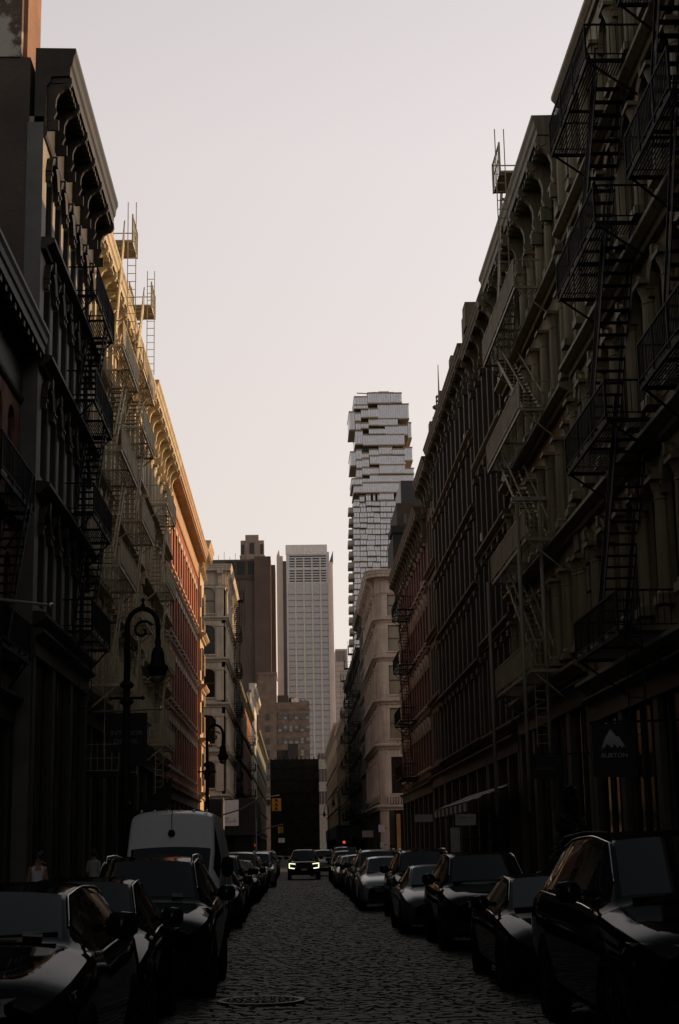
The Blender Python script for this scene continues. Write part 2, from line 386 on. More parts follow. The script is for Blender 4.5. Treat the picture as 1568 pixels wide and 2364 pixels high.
def body(b, F, L, zt, depth, m_=BRICK_DARK, back=.37):
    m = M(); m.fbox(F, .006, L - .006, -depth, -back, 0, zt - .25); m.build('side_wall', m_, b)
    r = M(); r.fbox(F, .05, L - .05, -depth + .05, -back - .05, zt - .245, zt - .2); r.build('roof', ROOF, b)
def cornice(b, F, L, z0, z1, p, m_, br=None, mod=None, ext=0.0):
    q = M(); q.sweep(*straight(F, -ext, L + ext), cornice_prof(z0, z1, p)); q.build('cornice', m_, b)
    h = z1 - z0; zs = z0 + .688 * h
    if br:
        n = max(2, round(L / br[0])); bm = bracket_mesh(p * .8, h * br[1], br[2], m_)
        for i in range(n + 1): put('bracket', bm, b, F.P(min(max(L * i / n, .2), L - .2), .055, zs), F.rz)
    if mod:
        n = max(2, round(L / mod)); bm = box_mesh('modillion', (0, p * .62, -.11, .11, -.2, 0), m_)
        for i in range(n): put('modillion', bm, b, F.P(L * (i + .5) / n, .12, zs), F.rz)
def bldg(label, name='cast_iron_building'): return thing(name, label, 'building')

# ------------------------------------------------------------------ fire escapes
def fire_escape(label, F, u0, u1, D, levels, m_, panel=False, top=None, stair_w=.62, drop=True, rise=1, topu=None, mesh_stair=False):
    """balconies on a facade from u0 to u1, reaching D out, joined by steep stairs; top = height the last stair climbs to"""
    fe = thing('fire_escape', label, 'fire escape')
    sw0 = .28; sw1 = sw0 + stair_w
    stops = list(levels) + ([top] if top else [])
    for z in levels:
        m = M()
        for u in (u0, u1): m.fbox(F, u - .03, u + .03, 0, D, z - .1, z)
        m.fbox(F, u0, u1, D - .05, D, z - .12, z - .002)
        m.fbox(F, u0, u1, .02, .07, z - .1, z - .002)
        um = (u0 + u1) / 2
        m.fbox(F, um - .03, um + .03, .07, D - .05, z - .1, z - .03)
        for u in (u0 + .05, u1 - .05): m.bar(F.P(u, D - .1, z - .1), F.P(u, .03, z - 1.1), .05)
        w_ = .13
        while w_ < D - .08:
            if sw0 - .02 < w_ < sw1 + .02: segs = ((u0, u0 + .9), (u1 - .9, u1), (u0 + .9, u1 - .9) if z == levels[0] else (u0 + (u1 - u0) * .5, u1 - .9))
            else: segs = ((u0, u1),)
            for a, c in segs: m.fbox(F, a + .03, c - .03, w_, w_ + .03, z - .03, z - .008)
            w_ += .075
        m.build('platform', m_, fe)
        r = M(); H = 1.0
        for u in (u0, u1):
            r.bar(F.P(u, .04, z + H), F.P(u, D, z + H), .045); r.bar(F.P(u, .04, z + .15), F.P(u, D - .02, z + .15), .03)
            r.bar(F.P(u, D, z), F.P(u, D, z + H), .055)
            k = max(3, int(D / .16))
            for i in range(1, k): r.bar(F.P(u, D * i / k, z + .15), F.P(u, D * i / k, z + H - .02), .02)
        r.bar(F.P(u0, D, z + H), F.P(u1, D, z + H), .05); r.bar(F.P(u0, D, z + .12), F.P(u1, D, z + .12), .035)
        st, wd = (.075, .026) if panel == 'light' else (.075, .045) if panel else (.14, .022); k = int((u1 - u0) / st)
        for i in range(1, k): u = u0 + (u1 - u0) * i / k; r.bar(F.P(u, D, z + .1), F.P(u, D, z + H), wd, .02)
        for j in (1, 2): u = u0 + (u1 - u0) * j / 3; r.bar(F.P(u, D, z - .05), F.P(u, D, z + H), .05)
        r.build('railing', m_, fe)
    for i in range(len(stops) - 1):
        a, c = stops[i], stops[i + 1]
        ua, ub = (u0 + .95, u1 - .95) if rise > 0 else (u1 - .95, u0 + .95)
        last = top and i == len(stops) - 2
        if last and topu is not None: ua, ub = topu
        s = M()
        if mesh_stair or (panel and last):
            q = M(); nb_ = int(abs(ub - ua) / (.09 if mesh_stair else .06))
            for w_ in ((sw0, sw1) if mesh_stair else (sw1,)):
                for j in range(nb_ + 1): t = j / nb_; q.bar(F.P(ua + (ub - ua) * t, w_, a + (c - a) * t - .05), F.P(ua + (ub - ua) * t, w_, a + (c - a) * t + .85), .02 if mesh_stair else .042, .02)
                q.build('stair_screen', m_, fe); q = M()
        for w_ in (sw0, sw1):
            s.bar(F.P(ua, w_, a), F.P(ub, w_, c), .025, .17)
            s.bar(F.P(ua, w_, a + .85), F.P(ub, w_, c + .85), .05)
            for j in range(4): t = (j + .3) / 3.6; s.bar(F.P(ua + (ub - ua) * t, w_, a + (c - a) * t), F.P(ua + (ub - ua) * t, w_, a + (c - a) * t + .85), .025)
        so = s.build('stair', m_, fe)
        n = max(6, int((c - a) / .27))
        tm = box_mesh('tread', (-.02, stair_w + .02, -.1, .1, -.015, .015), m_)
        for j in range(1, n): t = j / n; put('tread', tm, so, F.P(ua + (ub - ua) * t, sw0, a + (c - a) * t), F.rz)
    if top:                                            # small landing at the roof with gooseneck ladder
        z = top; ue = (u1 - .95) if rise > 0 else (u0 + .95); s_ = 1 if rise > 0 else -1
        if topu is not None: ue = topu[1]; s_ = 1 if topu[1] > topu[0] else -1
        g = M(); a, c = sorted((ue, ue + s_ * 2.0))
        g.fbox(F, a, c, sw0 - .1, sw1 + .35, z - .1, z - .02)
        for w_ in (sw0 - .1, sw1 + .35):
            for u in (a, c): g.bar(F.P(u, w_, z - .1), F.P(u, w_, z + 1.15), .065)
            g.bar(F.P(a, w_, z + 1.1), F.P(c, w_, z + 1.1), .055); g.bar(F.P(a, w_, z + .55), F.P(c, w_, z + .55), .04)
            for j in range(1, 6): u = a + (c - a) * j / 6; g.bar(F.P(u, w_, z), F.P(u, w_, z + 1.1), .026)
        g.bar(F.P(c, sw0 - .1, z + 1.1), F.P(c, sw1 + .35, z + 1.1), .04)
        for w_ in (sw1 + .15, sw1 + .5): g.bar(F.P(a, w_, levels[-1] + 1), F.P(a, w_, z + 1.7), .035)
        for j in range(14): zz = levels[-1] + 1.2 + j * .36; g.bar(F.P(a, sw1 + .15, zz), F.P(a, sw1 + .5, zz), .025) if zz < z + 1.6 else None
        g.build('roof_landing', m_, fe)
    if drop:
        g = M(); z = levels[0]
        for w_ in (D * .55, D * .55 + .4): g.bar(F.P(u0 + .5, w_, z - 2.6), F.P(u0 + .5, w_, z + .9), .03)
        for j in range(10): g.bar(F.P(u0 + .5, D * .55, z - 2.5 + j * .3), F.P(u0 + .5, D * .55 + .4, z - 2.5 + j * .3), .022)
        g.build('drop_ladder', m_, fe)
    return fe

# ================================================================== SETTING
# ground sheets
m = M(); m.face((-900, -400, -.06), (900, -400, -.06), (900, 2600, -.06), (-900, 2600, -.06))
tag(m.build('ground', mat('city_ground', (.05, .048, .045), .9, .3, .05)), kind='structure')
KL, KR = -3.35, 4.85                                   # kerb faces
ROADM = mat('granite_road', (.026, .024, .021), .75, .35, 5, bump=.5, fine=9)
m = M(); m.face((KL, -70, 0), (KR, -70, 0), (KR, 560, 0), (KL, 560, 0))
m.face((KR, 139.5, .0), (140, 139.5, 0), (140, 161.5, 0), (KR, 161.5, 0)); m.face((KL, 139.5, .0), (-140, 139.5, 0), (-140, 161.5, 0), (KL, 161.5, 0))
road = tag(m.build('road', ROADM), kind='structure')
PAVE = mat('sidewalk_concrete', (.10, .095, .088), .8, .3, 1.2, bump=.2)
GRAN = mat('granite_kerb', (.13, .125, .12), .7, .3, 3)
for x0, x1, nm in ((-12, KL - .18, 1), (KR + .18, 14, 2)):
    for y0, y1 in ((-70, 136.5), (164.5, 560)):
        m = M(); m.box(x0, x1, y0, y1, -.05, .105); sw = tag(m.build('sidewalk', PAVE), kind='structure')
        q = M(); yy = max(y0, 8)
        while yy < min(y1, 200):
            xx = (KL - .2) if nm == 1 else (KR + .2); sg = -1 if nm == 1 else 1
            for i in range(3):
                a, c = sorted((xx + sg * 1.5 * i, xx + sg * (1.5 * i + 1.485))); q.box(a, c, yy, yy + 1.485, .1, .13 + random.uniform(-.004, .004))
            yy += 1.5
        tag(q.build('paving_slabs', PAVE, sw), kind='stuff')
        q = M(); yy = max(y0, 8); a, c = ((KL - .18, KL) if nm == 1 else (KR, KR + .18))
        while yy < min(y1, 220): q.box(a, c, yy, yy + 1.97, -.05, .14 + random.uniform(-.004, .004)); yy += 2
        tag(q.build('kerb_stones', GRAN, sw), kind='stuff')
# Belgian block setts: rows across the street
STONES = [mat('sett_%s' % n, c, .6, .6, 9, bump=.6, fine=25) for n, c in (('grey', (.031, .030, .020)), ('brown', (.021, .019, .011)), ('pale', (.056, .053, .038)))]
setts = []; y = 8.0; row = 0
rs = random.Random(3)
while y < 92:
    dx = .12 * (row % 2) + rs.uniform(-.05, .05); x = KL + .06 + dx - .2; dpt = rs.uniform(.088, .108)
    bowl = rs.uniform(-.006, .006)
    while x < KR - .1:
        ln = rs.uniform(.13, .23)
        if x > KL and x + ln < KR and (x + ln / 2 + .42) ** 2 + (y + .05 - 19.4) ** 2 > .58 ** 2: setts.append((x, y, ln, dpt, rs.uniform(.02, .042) + bowl + .012 * math.sin(x * 1.3 + y * .21), rs.uniform(-.016, .016), rs.choice((0, 0, 0, 1, 1, 1, 2))))
        x += ln + rs.uniform(.008, .02)
    y += dpt + rs.uniform(.008, .018); row += 1
def sett(mm, x, y, ln, d, h, tl, ox=0, oy=0):
    b = .016; z = h
    mm.hexa(((x, y, -.02), (x + ln, y, -.02), (x + ln, y + d, -.02), (x, y + d, -.02),
             (x + b, y + b, z - .006 + tl), (x + ln - b, y + b, z - .006 - tl), (x + ln - b, y + d - b, z - tl * .5), (x + b, y + d - b, z + tl)))
near_s = sorted((s for s in setts if s[1] > 16.2 and -1.5 < s[0] < 2.6), key=lambda s: s[1])[:300]
ns = set(near_s)
shapes = []
for i in range(18):
    q = M(); sett(q, -.1, -.05, .2 , .115, .03, rs.uniform(-.006, .006)); shapes.append(q.mesh('sett', STONES[i % 3]))
for s in near_s:
    o = put('sett', shapes[rs.randrange(6) * 3 + s[6]], road, (s[0] + s[2] / 2, s[1] + s[3] / 2, s[4] - .03)); o.scale = (s[2] / .2, s[3] / .115, 1)
for k in range(3):
    q = M()
    for s in setts:
        if s[6] == k and s not in ns: sett(q, *s[:6])
    tag(q.build('setts', STONES[k], road), kind='stuff')
mh = thing('manhole_cover', 'round iron manhole cover set in the cobbles in the middle of the road', 'manhole cover', (-.42, 19.4, .0))
IRON = mat('worn_iron', (.026, .026, .02), .5, .4, 9, metal=.3, bump=.3)
q = M(); q.lathe([(.52, .0), (.52, .058), (.46, .058), (.46, .05)], n=40); q.build('rim', IRON, mh)
q = M(); q.lathe([(.455, .0), (.455, .05)], n=40)
for r in (.1, .2, .28, .36, .42):
    for j in range(24): a = j * PI / 12; q.box(r * math.cos(a) - .015, r * math.cos(a) + .015, r * math.sin(a) - .015, r * math.sin(a) + .015, .05, .063)
q.build('lid', IRON, mh)

# ------------------------------------------------------------------ LEFT SIDE
F = left(8.0, 30.0); b = bldg('low worn red stucco building with arched windows on the left edge of the street')
facade(b, F, 14.9, 15.3, [(3.4 + 4.35, 10.2), (12.1, 14.5)], 7, 1.2, STUCCO_RED, mar=.2, zg=6.2, arch=.6, hood=None, belts=((6.9, .35, .25), (11.0, .3, .2)), beltm=TRIM_DARK, sill=TRIM_DARK, curtain=0)
body(b, F, 14.9, 15.5, 14); cornice(b, F, 14.9, 14.9, 17.1, .85, TRIM_DARK, mod=.7)
fire_escape('black iron fire escape on the low red stucco building', left(8.0, 30), 8.0, 13.0, .8, [7.0, 11.2], FE_BLACK)

F = left(7.5, 45.0); b = bldg('tall grey building with black arched windows, dark bracketed cornice and patched brick side wall')
fl = [(9.0, 11.9), (12.9, 15.8), (16.8, 19.6), (20.5, 23.15)]
facade(b, F, 12, 24.2, fl, 6, 1.35, mat('pale_grey_render', (.24, .215, .18), .7, .25, .8, streak=.35, bump=.15), zg=8.2, arch=.6, hood=TRIM_DARK, belts=((8.3, .4, .4), (12.2, .38, .42), (16.1, .38, .42), (19.85, .38, .42)), beltm=TRIM_DARK, curtain=0, rv=.45, jset=.03, frame=BLACK)
cornice(b, F, 12, 23.5, 26.5, .95, TRIM_DARK, br=(2.0, .48, .15), mod=.4)
q = M(); q.fbox(F, -.02, .12, -.5, -.004, 0, 24); q.build('end_pier', mat('grey_render', (.10, .098, .092), .8, .2), b)
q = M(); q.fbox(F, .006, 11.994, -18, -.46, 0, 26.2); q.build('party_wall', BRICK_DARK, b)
q = M(); q.fbox(F, .3, 2.7, -8, -.62, 26.2, 30.4); q.build('stair_bulkhead', BRICK_ORANGE, b)
q = M(); q.fbox(F, .2, 2.8, -8.1, -.55, 30.4, 30.55); q.build('bulkhead_coping', TRIM_DARK, b)
q = M(); q.fbox(F, -.05, .3, -7.9, -.75, 26.2, 31.5); q.build('chimney_stack', brick('patched_chimney_brick', (.085, .05, .035), (.06, .042, .03), (.08, .07, .06), patch=((.33, .31, .28), .535)), b)
fire_escape('black iron fire escape with scrolled balconies on the tall grey arched-window building', F, 5.6, 10.6, 1.0, [8.9, 12.8, 16.7, 20.4], FE_BLACK)

CR = dict(frame=FR_DARK, curtain=.03)
F = left(7.9, 57.0); b = bldg('cream cast-iron building with a scroll-bracketed cornice behind the first cream fire escape')
facade(b, F, 9, 24.2, [(8.4, 11.5), (12.9, 16.0), (17.4, 20.3), (21.7, 23.8)], 4, 1.35, IRON_CREAM_LIT, arch=.25, zg=7.4, pil=(.45, .22, IRON_CREAM_LIT), sill=IRON_CREAM_LIT, belts=((7.5, .4, .42), (12.05, .35, .36), (16.5, .35, .36), (20.85, .35, .36)), **CR)
body(b, F, 9, 24.5, 16); cornice(b, F, 9, 23.9, 26.0, .95, IRON_CREAM_LIT, br=(1.5, .7, .22), mod=.5)
fire_escape('cream painted fire escape with mesh panels, the nearer one on the left cream facades', F, 2.6, 9.0, 1.3, [8.1, 12.7, 17.3, 21.6], FE_CREAM_LIT, panel='light', top=27.6, topu=(3.4, 6.4))

F = left(7.9, 66.0); b = bldg('warm tan cast-iron building, its sun-gilded cornice rising behind the second cream fire escape')
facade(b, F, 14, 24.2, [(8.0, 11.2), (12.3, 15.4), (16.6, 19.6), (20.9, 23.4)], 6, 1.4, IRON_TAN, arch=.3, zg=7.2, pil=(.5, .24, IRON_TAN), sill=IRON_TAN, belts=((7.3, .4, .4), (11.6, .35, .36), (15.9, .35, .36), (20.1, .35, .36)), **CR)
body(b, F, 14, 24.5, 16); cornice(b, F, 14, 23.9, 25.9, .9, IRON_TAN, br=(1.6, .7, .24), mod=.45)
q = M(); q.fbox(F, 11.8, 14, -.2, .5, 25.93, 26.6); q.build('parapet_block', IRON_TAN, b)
fire_escape('cream painted fire escape with mesh panels, the farther one climbing above the tan cornice', F, 2.2, 8.0, 1.3, [7.7, 12.0, 16.3, 20.6, 23.3], FE_CREAM_LIT, panel='light', top=27.9, topu=(2.9, 6.4))

F = left(7.9, 80.0); b = bldg('cream cast-iron building with round columns and big cornice brackets, left of the red brick block')
facade(b, F, 18, 24.4, [(7.6, 10.8), (11.9, 15.0), (16.2, 19.2), (20.6, 23.6)], 8, 1.5, IRON_TAN, arch=.3, zg=6.9, col=(.2, IRON_CREAM_LIT), sill=IRON_TAN, belts=((7.0, .36, .42), (11.2, .35, .42), (15.5, .35, .42), (19.8, .35, .42)), **CR)
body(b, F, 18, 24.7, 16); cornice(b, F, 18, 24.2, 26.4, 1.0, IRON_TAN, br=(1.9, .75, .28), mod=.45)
fire_escape('small cream fire escape with flared mesh balconies on the columned building', F, 2.0, 8.0, 1.3, [7.3, 11.5, 15.8, 20.1], FE_CREAM_LIT, panel='light')

F = left(8.0, 98.0); b = bldg('long red brick block with pale lintels and a heavy cornice on the left', 'brick_building')
fl = [(7.2, 10.1), (11.6, 14.5), (16.0, 19.0), (20.4, 23.4)]
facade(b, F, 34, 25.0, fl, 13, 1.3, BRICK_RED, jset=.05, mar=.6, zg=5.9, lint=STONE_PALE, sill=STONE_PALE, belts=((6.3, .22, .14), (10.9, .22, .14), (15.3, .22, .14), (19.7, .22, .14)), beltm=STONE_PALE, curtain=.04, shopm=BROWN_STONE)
body(b, F, 34, 25.2, 16, BRICK_RED_DULL); cornice(b, F, 34, 24.6, 26.9, .95, mat('warm_sheet_metal', (.42, .25, .12), .6, .2, 1, streak=.3), mod=.45)
PAV = mat('pavilion_stone', (.50, .36, .22), .7, .2, 1, streak=.3)
q = M(); q.fbox(F, 34, 39.4, -.4, .22, 0, 25.2)
for z in range(9):
    q.fbox(F, 33.99, 34.6, .21, .34, .6 + z * 2.7, 2.4 + z * 2.7); q.fbox(F, 38.8, 39.41, .21, .34, .6 + z * 2.7, 2.4 + z * 2.7)
q.build('corner_pier', PAV, b)
q = M(); q.fbox(F, 34.01, 39.4, -16, -.4, 0, 25.2); q.build('side_wall', BRICK_ORANGE, b)
q = M(); q.sweep([F.P(33.8, 0, 0)[:2], F.P(39.9, 0, 0)[:2]], [(1, 0), (1, 0)], cornice_prof(25.0, 27.9, 1.15)); q.build('corner_cornice', PAV, b)
for u in (34.2, 35.1, 36.0, 36.9, 37.8, 38.7): put('bracket', bracket_mesh(.9, 1.5, .2, PAV), b, F.P(u, .1, 27.0), 0)
for z in (7.0, 11.5, 16.0, 20.4):
    q = M(); q.sweep([F.P(33.9, .22, 0)[:2], F.P(39.6, .22, 0)[:2]], [(1, 0), (1, 0)], belt_prof(z - .9, .5, .5)); q.build('belt_course', PAV, b)
    put('window', win_meshes(1.2, 2.7, FR_DARK)[0], b, F.P(36.7, .27, z + .2)); o = b.children[-1]; put('pane', win_meshes(1.2, 2.7, FR_DARK)[1][0], o)

# corner building beyond the cross street, left
b = bldg('cream corner building with pilasters and deep cornice past the cross street at left')
FN = north(-22.0, 163.0); FS = left(7.0, 163.0)
fl = [(8.1, 10.9), (12.6, 15.6), (17.4, 20.4), (21.9, 25.0), (26.2, 29.0)]
bl = ((7.0, .5, .45), (11.5, .5, .45), (16.4, .5, .45), (21.1, .5, .45), (25.5, .4, .4))
facade(b, FN, 15, 29.6, fl, 5, 1.75, STONE_PALE, arch=.5, mar=.55, zg=6.6, pil=(.8, .22, STONE_PALE), sill=STONE_PALE, curtain=.05, dimp=.9)
facade(b, FS, 23, 29.6, fl, 7, 1.5, STONE_PALE, arch=.4, mar=.6, zg=6.6, col=(.2, STONE_PALE), sill=STONE_PALE, curtain=.02)
path = [(-22, 163.0), (-7.0, 163.0), (-7.0, 186)]; nr = [(0, -1), (1, -1), (1, 0)]
for z, h, p in bl: q = M(); q.sweep(path, nr, belt_prof(z, h, p)); q.build('belt_course', STONE_PALE, b)
q = M(); q.sweep(path, nr, cornice_prof(29.2, 31.4, .75)); q.build('cornice', STONE_PALE, b)
for i in range(12): put('bracket', bracket_mesh(.55, 1.3, .24, STONE_PALE), b, (-7.0 + .055, 163.4 + i * 2, 30.7), 0)
for x in (-7.5, -10.3, -13.1): put('bracket', bracket_mesh(.55, 1.5, .5, STONE_PALE), b, (x, 163 - .055, 30.7), -PI / 2)
q = M(); q.box(-22, -7.38, 163.38, 185.9, 0, 29.3); q.build('side_wall', BRICK_BROWN, b)
fire_escape('dark iron fire escape on the street face of the cream corner building', FS, 16, 22, 1.1, [8.0, 12.5, 17.2, 21.8, 26.1], FE_BLACK, top=31)

# farther left row
def far_bldg(label, F, L, zt, nb, ww, wall, fz, trim, cp=.6, depth=14, hood=None, name='cast_iron_building', brk=True, frame=FR_DARK, arch=.25, lint=None, curtain=.1, col=None):
    b = bldg(label, name)
    facade(b, F, L, zt - 1.2, fz, nb, ww, wall, frame=frame, arch=arch, zg=fz[0][0] - .9, mar=.5, lint=lint, curtain=curtain, belts=tuple((s - .75, .35, .3) for s, h in fz), beltm=trim, col=col)
    body(b, F, L, zt - 1, depth, BRICK_BROWN); cornice(b, F, L, zt - 1.6, zt, cp, trim, br=(2.4, .8, .3) if brk else None)
    return b
def floors(z0, n, step, h): return [(z0 + i * step, z0 + i * step + h) for i in range(n)]
far_bldg('narrow dark brown building just past the cream corner building on the left', left(7.5, 186.1), 20, 25.0, 6, 1.5, BRICK_RED_DULL, floors(6.5, 4, 4.2, 2.8), BROWN_STONE, name='brick_building')
fire_escape('black fire escape on the narrow dark brown building at left', left(7.5, 186.1), 8, 14, 1.1, floors(6.2, 4, 4.2, 0) and [6.2, 10.4, 14.6, 18.8], FE_BLACK)
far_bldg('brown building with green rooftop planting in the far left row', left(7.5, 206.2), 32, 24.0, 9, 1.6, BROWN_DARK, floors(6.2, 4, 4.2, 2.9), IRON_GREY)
far_bldg('orange brown brick building in the far left row before the bright white one', left(7.5, 238.3), 46, 25.5, 12, 1.6, BRICK_ORANGE, floors(6.2, 4, 4.3, 2.9), BROWN_STONE, name='brick_building')
fire_escape('black fire escape far down the left row on orange brick', left(7.5, 238.3), 20, 27, 1.2, [6.2, 10.5, 14.8, 19.1], FE_BLACK)
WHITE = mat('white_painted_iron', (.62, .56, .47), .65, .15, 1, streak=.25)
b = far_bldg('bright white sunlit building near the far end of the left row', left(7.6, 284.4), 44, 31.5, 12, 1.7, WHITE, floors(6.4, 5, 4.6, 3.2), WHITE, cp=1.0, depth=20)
far_bldg('grey building closing the far end of the left row', left(7.6, 328.5), 110, 26.5, 26, 1.9, IRON_GREY, floors(6.2, 4, 4.5, 3.0), IRON_GREY, cp=.7)

# ------------------------------------------------------------------ RIGHT SIDE
F = right(9.5, 27.0); b = bldg('tall cream cast-iron building with round columns behind the black fire escape at right')
fl = [(7.9, 11.2), (13.0, 16.4), (18.2, 21.4), (22.9, 25.6)]
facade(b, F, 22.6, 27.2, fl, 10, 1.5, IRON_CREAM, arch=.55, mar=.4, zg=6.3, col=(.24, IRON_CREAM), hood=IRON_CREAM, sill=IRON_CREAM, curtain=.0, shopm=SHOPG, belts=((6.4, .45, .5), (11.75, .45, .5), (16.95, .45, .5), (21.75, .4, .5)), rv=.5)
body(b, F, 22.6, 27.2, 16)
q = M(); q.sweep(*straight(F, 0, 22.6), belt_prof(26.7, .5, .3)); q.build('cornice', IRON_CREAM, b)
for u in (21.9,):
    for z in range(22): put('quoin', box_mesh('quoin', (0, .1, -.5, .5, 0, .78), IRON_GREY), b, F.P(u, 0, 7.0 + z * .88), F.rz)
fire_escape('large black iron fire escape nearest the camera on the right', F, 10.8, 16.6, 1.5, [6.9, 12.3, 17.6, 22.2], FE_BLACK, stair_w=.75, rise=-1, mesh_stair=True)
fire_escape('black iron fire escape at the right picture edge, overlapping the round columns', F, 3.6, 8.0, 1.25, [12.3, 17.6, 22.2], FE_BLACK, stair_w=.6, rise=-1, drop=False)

F = right(9.5, 49.7); b = bldg('cream cast-iron building with scroll cornice behind the cream fire escape at right')
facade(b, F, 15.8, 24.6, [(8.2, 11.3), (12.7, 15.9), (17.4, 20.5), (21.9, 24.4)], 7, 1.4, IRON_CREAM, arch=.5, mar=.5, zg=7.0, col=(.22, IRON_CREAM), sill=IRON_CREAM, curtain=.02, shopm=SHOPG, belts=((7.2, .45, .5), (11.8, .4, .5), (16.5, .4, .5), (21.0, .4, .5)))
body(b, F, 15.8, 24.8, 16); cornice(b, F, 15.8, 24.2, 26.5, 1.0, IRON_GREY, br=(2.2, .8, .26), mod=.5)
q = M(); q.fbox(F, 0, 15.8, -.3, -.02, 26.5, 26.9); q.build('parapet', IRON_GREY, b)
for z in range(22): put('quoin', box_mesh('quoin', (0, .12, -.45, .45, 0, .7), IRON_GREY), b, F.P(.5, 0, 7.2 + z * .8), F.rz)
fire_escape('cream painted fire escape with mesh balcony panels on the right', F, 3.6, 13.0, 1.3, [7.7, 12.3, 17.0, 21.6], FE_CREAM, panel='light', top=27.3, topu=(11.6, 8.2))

RB = dict(frame=FR_DARK, curtain=.03)
F = right(9.5, 65.6); b = bldg('brown building with tall parapet and a corner scroll bracket, right side', 'brick_building')
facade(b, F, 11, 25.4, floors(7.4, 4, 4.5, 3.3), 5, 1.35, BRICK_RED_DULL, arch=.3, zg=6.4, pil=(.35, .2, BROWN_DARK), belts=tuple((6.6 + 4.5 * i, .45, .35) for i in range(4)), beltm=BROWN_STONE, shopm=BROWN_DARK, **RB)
body(b, F, 11, 25.6, 16); cornice(b, F, 11, 25.0, 26.6, .75, BROWN_STONE, br=(2.2, .8, .25))
q = M(); q.fbox(F, 0, 10.9, -.3, .35, 26.6, 27.6); q.fbox(F, 9.6, 10.8, -1, .5, 27.6, 28.9); q.build('parapet', BROWN_STONE, b)
put('corner_bracket', bracket_mesh(.9, 3.0, .5, IRON_GREY), b, F.P(.3, .03, 25.9), F.rz)

F = right(9.5, 76.7); b = bldg('dark red brick loft with fluted piers and long stone bands, middle of the right row', 'brick_building')
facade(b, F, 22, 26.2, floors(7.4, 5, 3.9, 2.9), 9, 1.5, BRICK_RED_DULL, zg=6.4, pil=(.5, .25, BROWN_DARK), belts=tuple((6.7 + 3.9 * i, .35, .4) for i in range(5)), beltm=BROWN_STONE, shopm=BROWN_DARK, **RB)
body(b, F, 22, 26.4, 16); cornice(b, F, 22, 25.6, 27.2, .8, BROWN_STONE, br=(2.4, .8, .3), mod=.6)
q = M(); q.fbox(F, 0, 22, -.3, .1, 27.2, 28.2); q.build('parapet', BROWN_STONE, b)
for u in (.6, 7.5, 14.4, 21.3): put('parapet_pier', box_mesh('parapet_pier', (-.5, .4, -.5, .5, 0, 1.5), BROWN_STONE), b, F.P(u, 0, 27.3), F.rz)

F = right(9.5, 98.8); b = bldg('brown stone building between the two brick blocks on the right')
facade(b, F, 8, 25.2, floors(7.4, 4, 4.4, 3.2), 4, 1.3, BROWN_STONE, arch=.3, zg=6.4, belts=tuple((6.6 + 4.4 * i, .4, .35) for i in range(4)), **RB)
body(b, F, 8, 25.4, 16); cornice(b, F, 8, 24.8, 26.8, .9, BROWN_STONE, br=(1.8, .8, .3))

F = right(9.5, 106.9); b = bldg('red brick block with white keystoned arched windows on the right, before the cross street', 'brick_building')
facade(b, F, 30, 23.6, floors(7.2, 4, 4.3, 3.1), 12, 1.2, BRICK_RED_DULL, arch=.4, zg=6.2, hood=STONE_ROSE, sill=STONE_ROSE, belts=tuple((6.4 + 4.3 * i, .25, .16) for i in range(4)), beltm=BROWN_STONE, shopm=BROWN_DARK, **RB)
body(b, F, 30, 23.8, 16, BRICK_RED_DULL); cornice(b, F, 30, 23.2, 25.2, .9, BROWN_STONE, br=(2.0, .8, .3), mod=.5)
fire_escape('black fire escape on the right hand red brick block by the cross street', F, 13, 19.5, 1.3, [7.0, 11.3, 15.6, 19.9], FE_BLACK)

# rounded corner building, right
b = bldg('rose grey building with a rounded corner and curved cornices past the cross street')
RX, RY, RR = 9.0, 165.0, .9
arc = [(RX + RR - RR * math.cos(t), RY + RR - RR * math.sin(t)) for t in [i * PI / 16 for i in range(9)]]
arn = [(-math.cos(t), -math.sin(t)) for t in [i * PI / 16 for i in range(9)]]
path = [(RX, 190.0)] + arc + [(30.0, RY)]; nr = [(-1, 0)] + arn + [(0, -1)]
fl = [(7.3, 11.1), (13.0, 16.2), (17.6, 20.7), (22.2, 25.0), (26.0, 28.3)]
FN = north(RX + RR, RY); FS = right(RX, RY + RR)
facade(b, FN, 20.1, 28.9, fl, 9, 1.75, STONE_ROSE, mar=.1, zg=6.4, sill=STONE_ROSE, curtain=.35, wkey='', arch=0)
facade(b, FS, 24.1, 28.9, fl, 7, 1.6, STONE_ROSE, arch=.4, mar=.5, zg=6.4, col=(.22, STONE_ROSE), curtain=.05)
q = M(); q.sweep([p for p in arc], arn, [(-.35, 0), (0, 0), (0, 28.9), (-.35, 28.9)])
for t in (2, 6):
    for k in range(36): q.sweep(arc[t - 1:t + 2], arn[t - 1:t + 2], [(-.02, 6.5 + k * .62), (.07, 6.5 + k * .62), (.07, 7.05 + k * .62), (-.02, 7.05 + k * .62)])
q.build('rounded_corner', STONE_ROSE, b)
for z, h, p in ((5.6, .6, .5), (11.9, .6, .55), (16.6, .55, .5), (21.2, .55, .5), (25.3, .5, .45)):
    q = M(); q.sweep(path, nr, belt_prof(z, h, p)); q.build('belt_course', STONE_ROSE, b)
q = M(); q.sweep(path, nr, cornice_prof(28.4, 30.9, 1.15)); q.build('cornice', STONE_ROSE, b)
for i in range(12): put('bracket', bracket_mesh(.9, 1.7, .3, STONE_ROSE), b, (RX - .055, 167 + i * 2, 30.1), PI)
for i in range(8): put('bracket', bracket_mesh(.9, 1.2, .25, STONE_ROSE), b, (11.2 + i * 1.2, RY - .055, 30.1), -PI / 2)
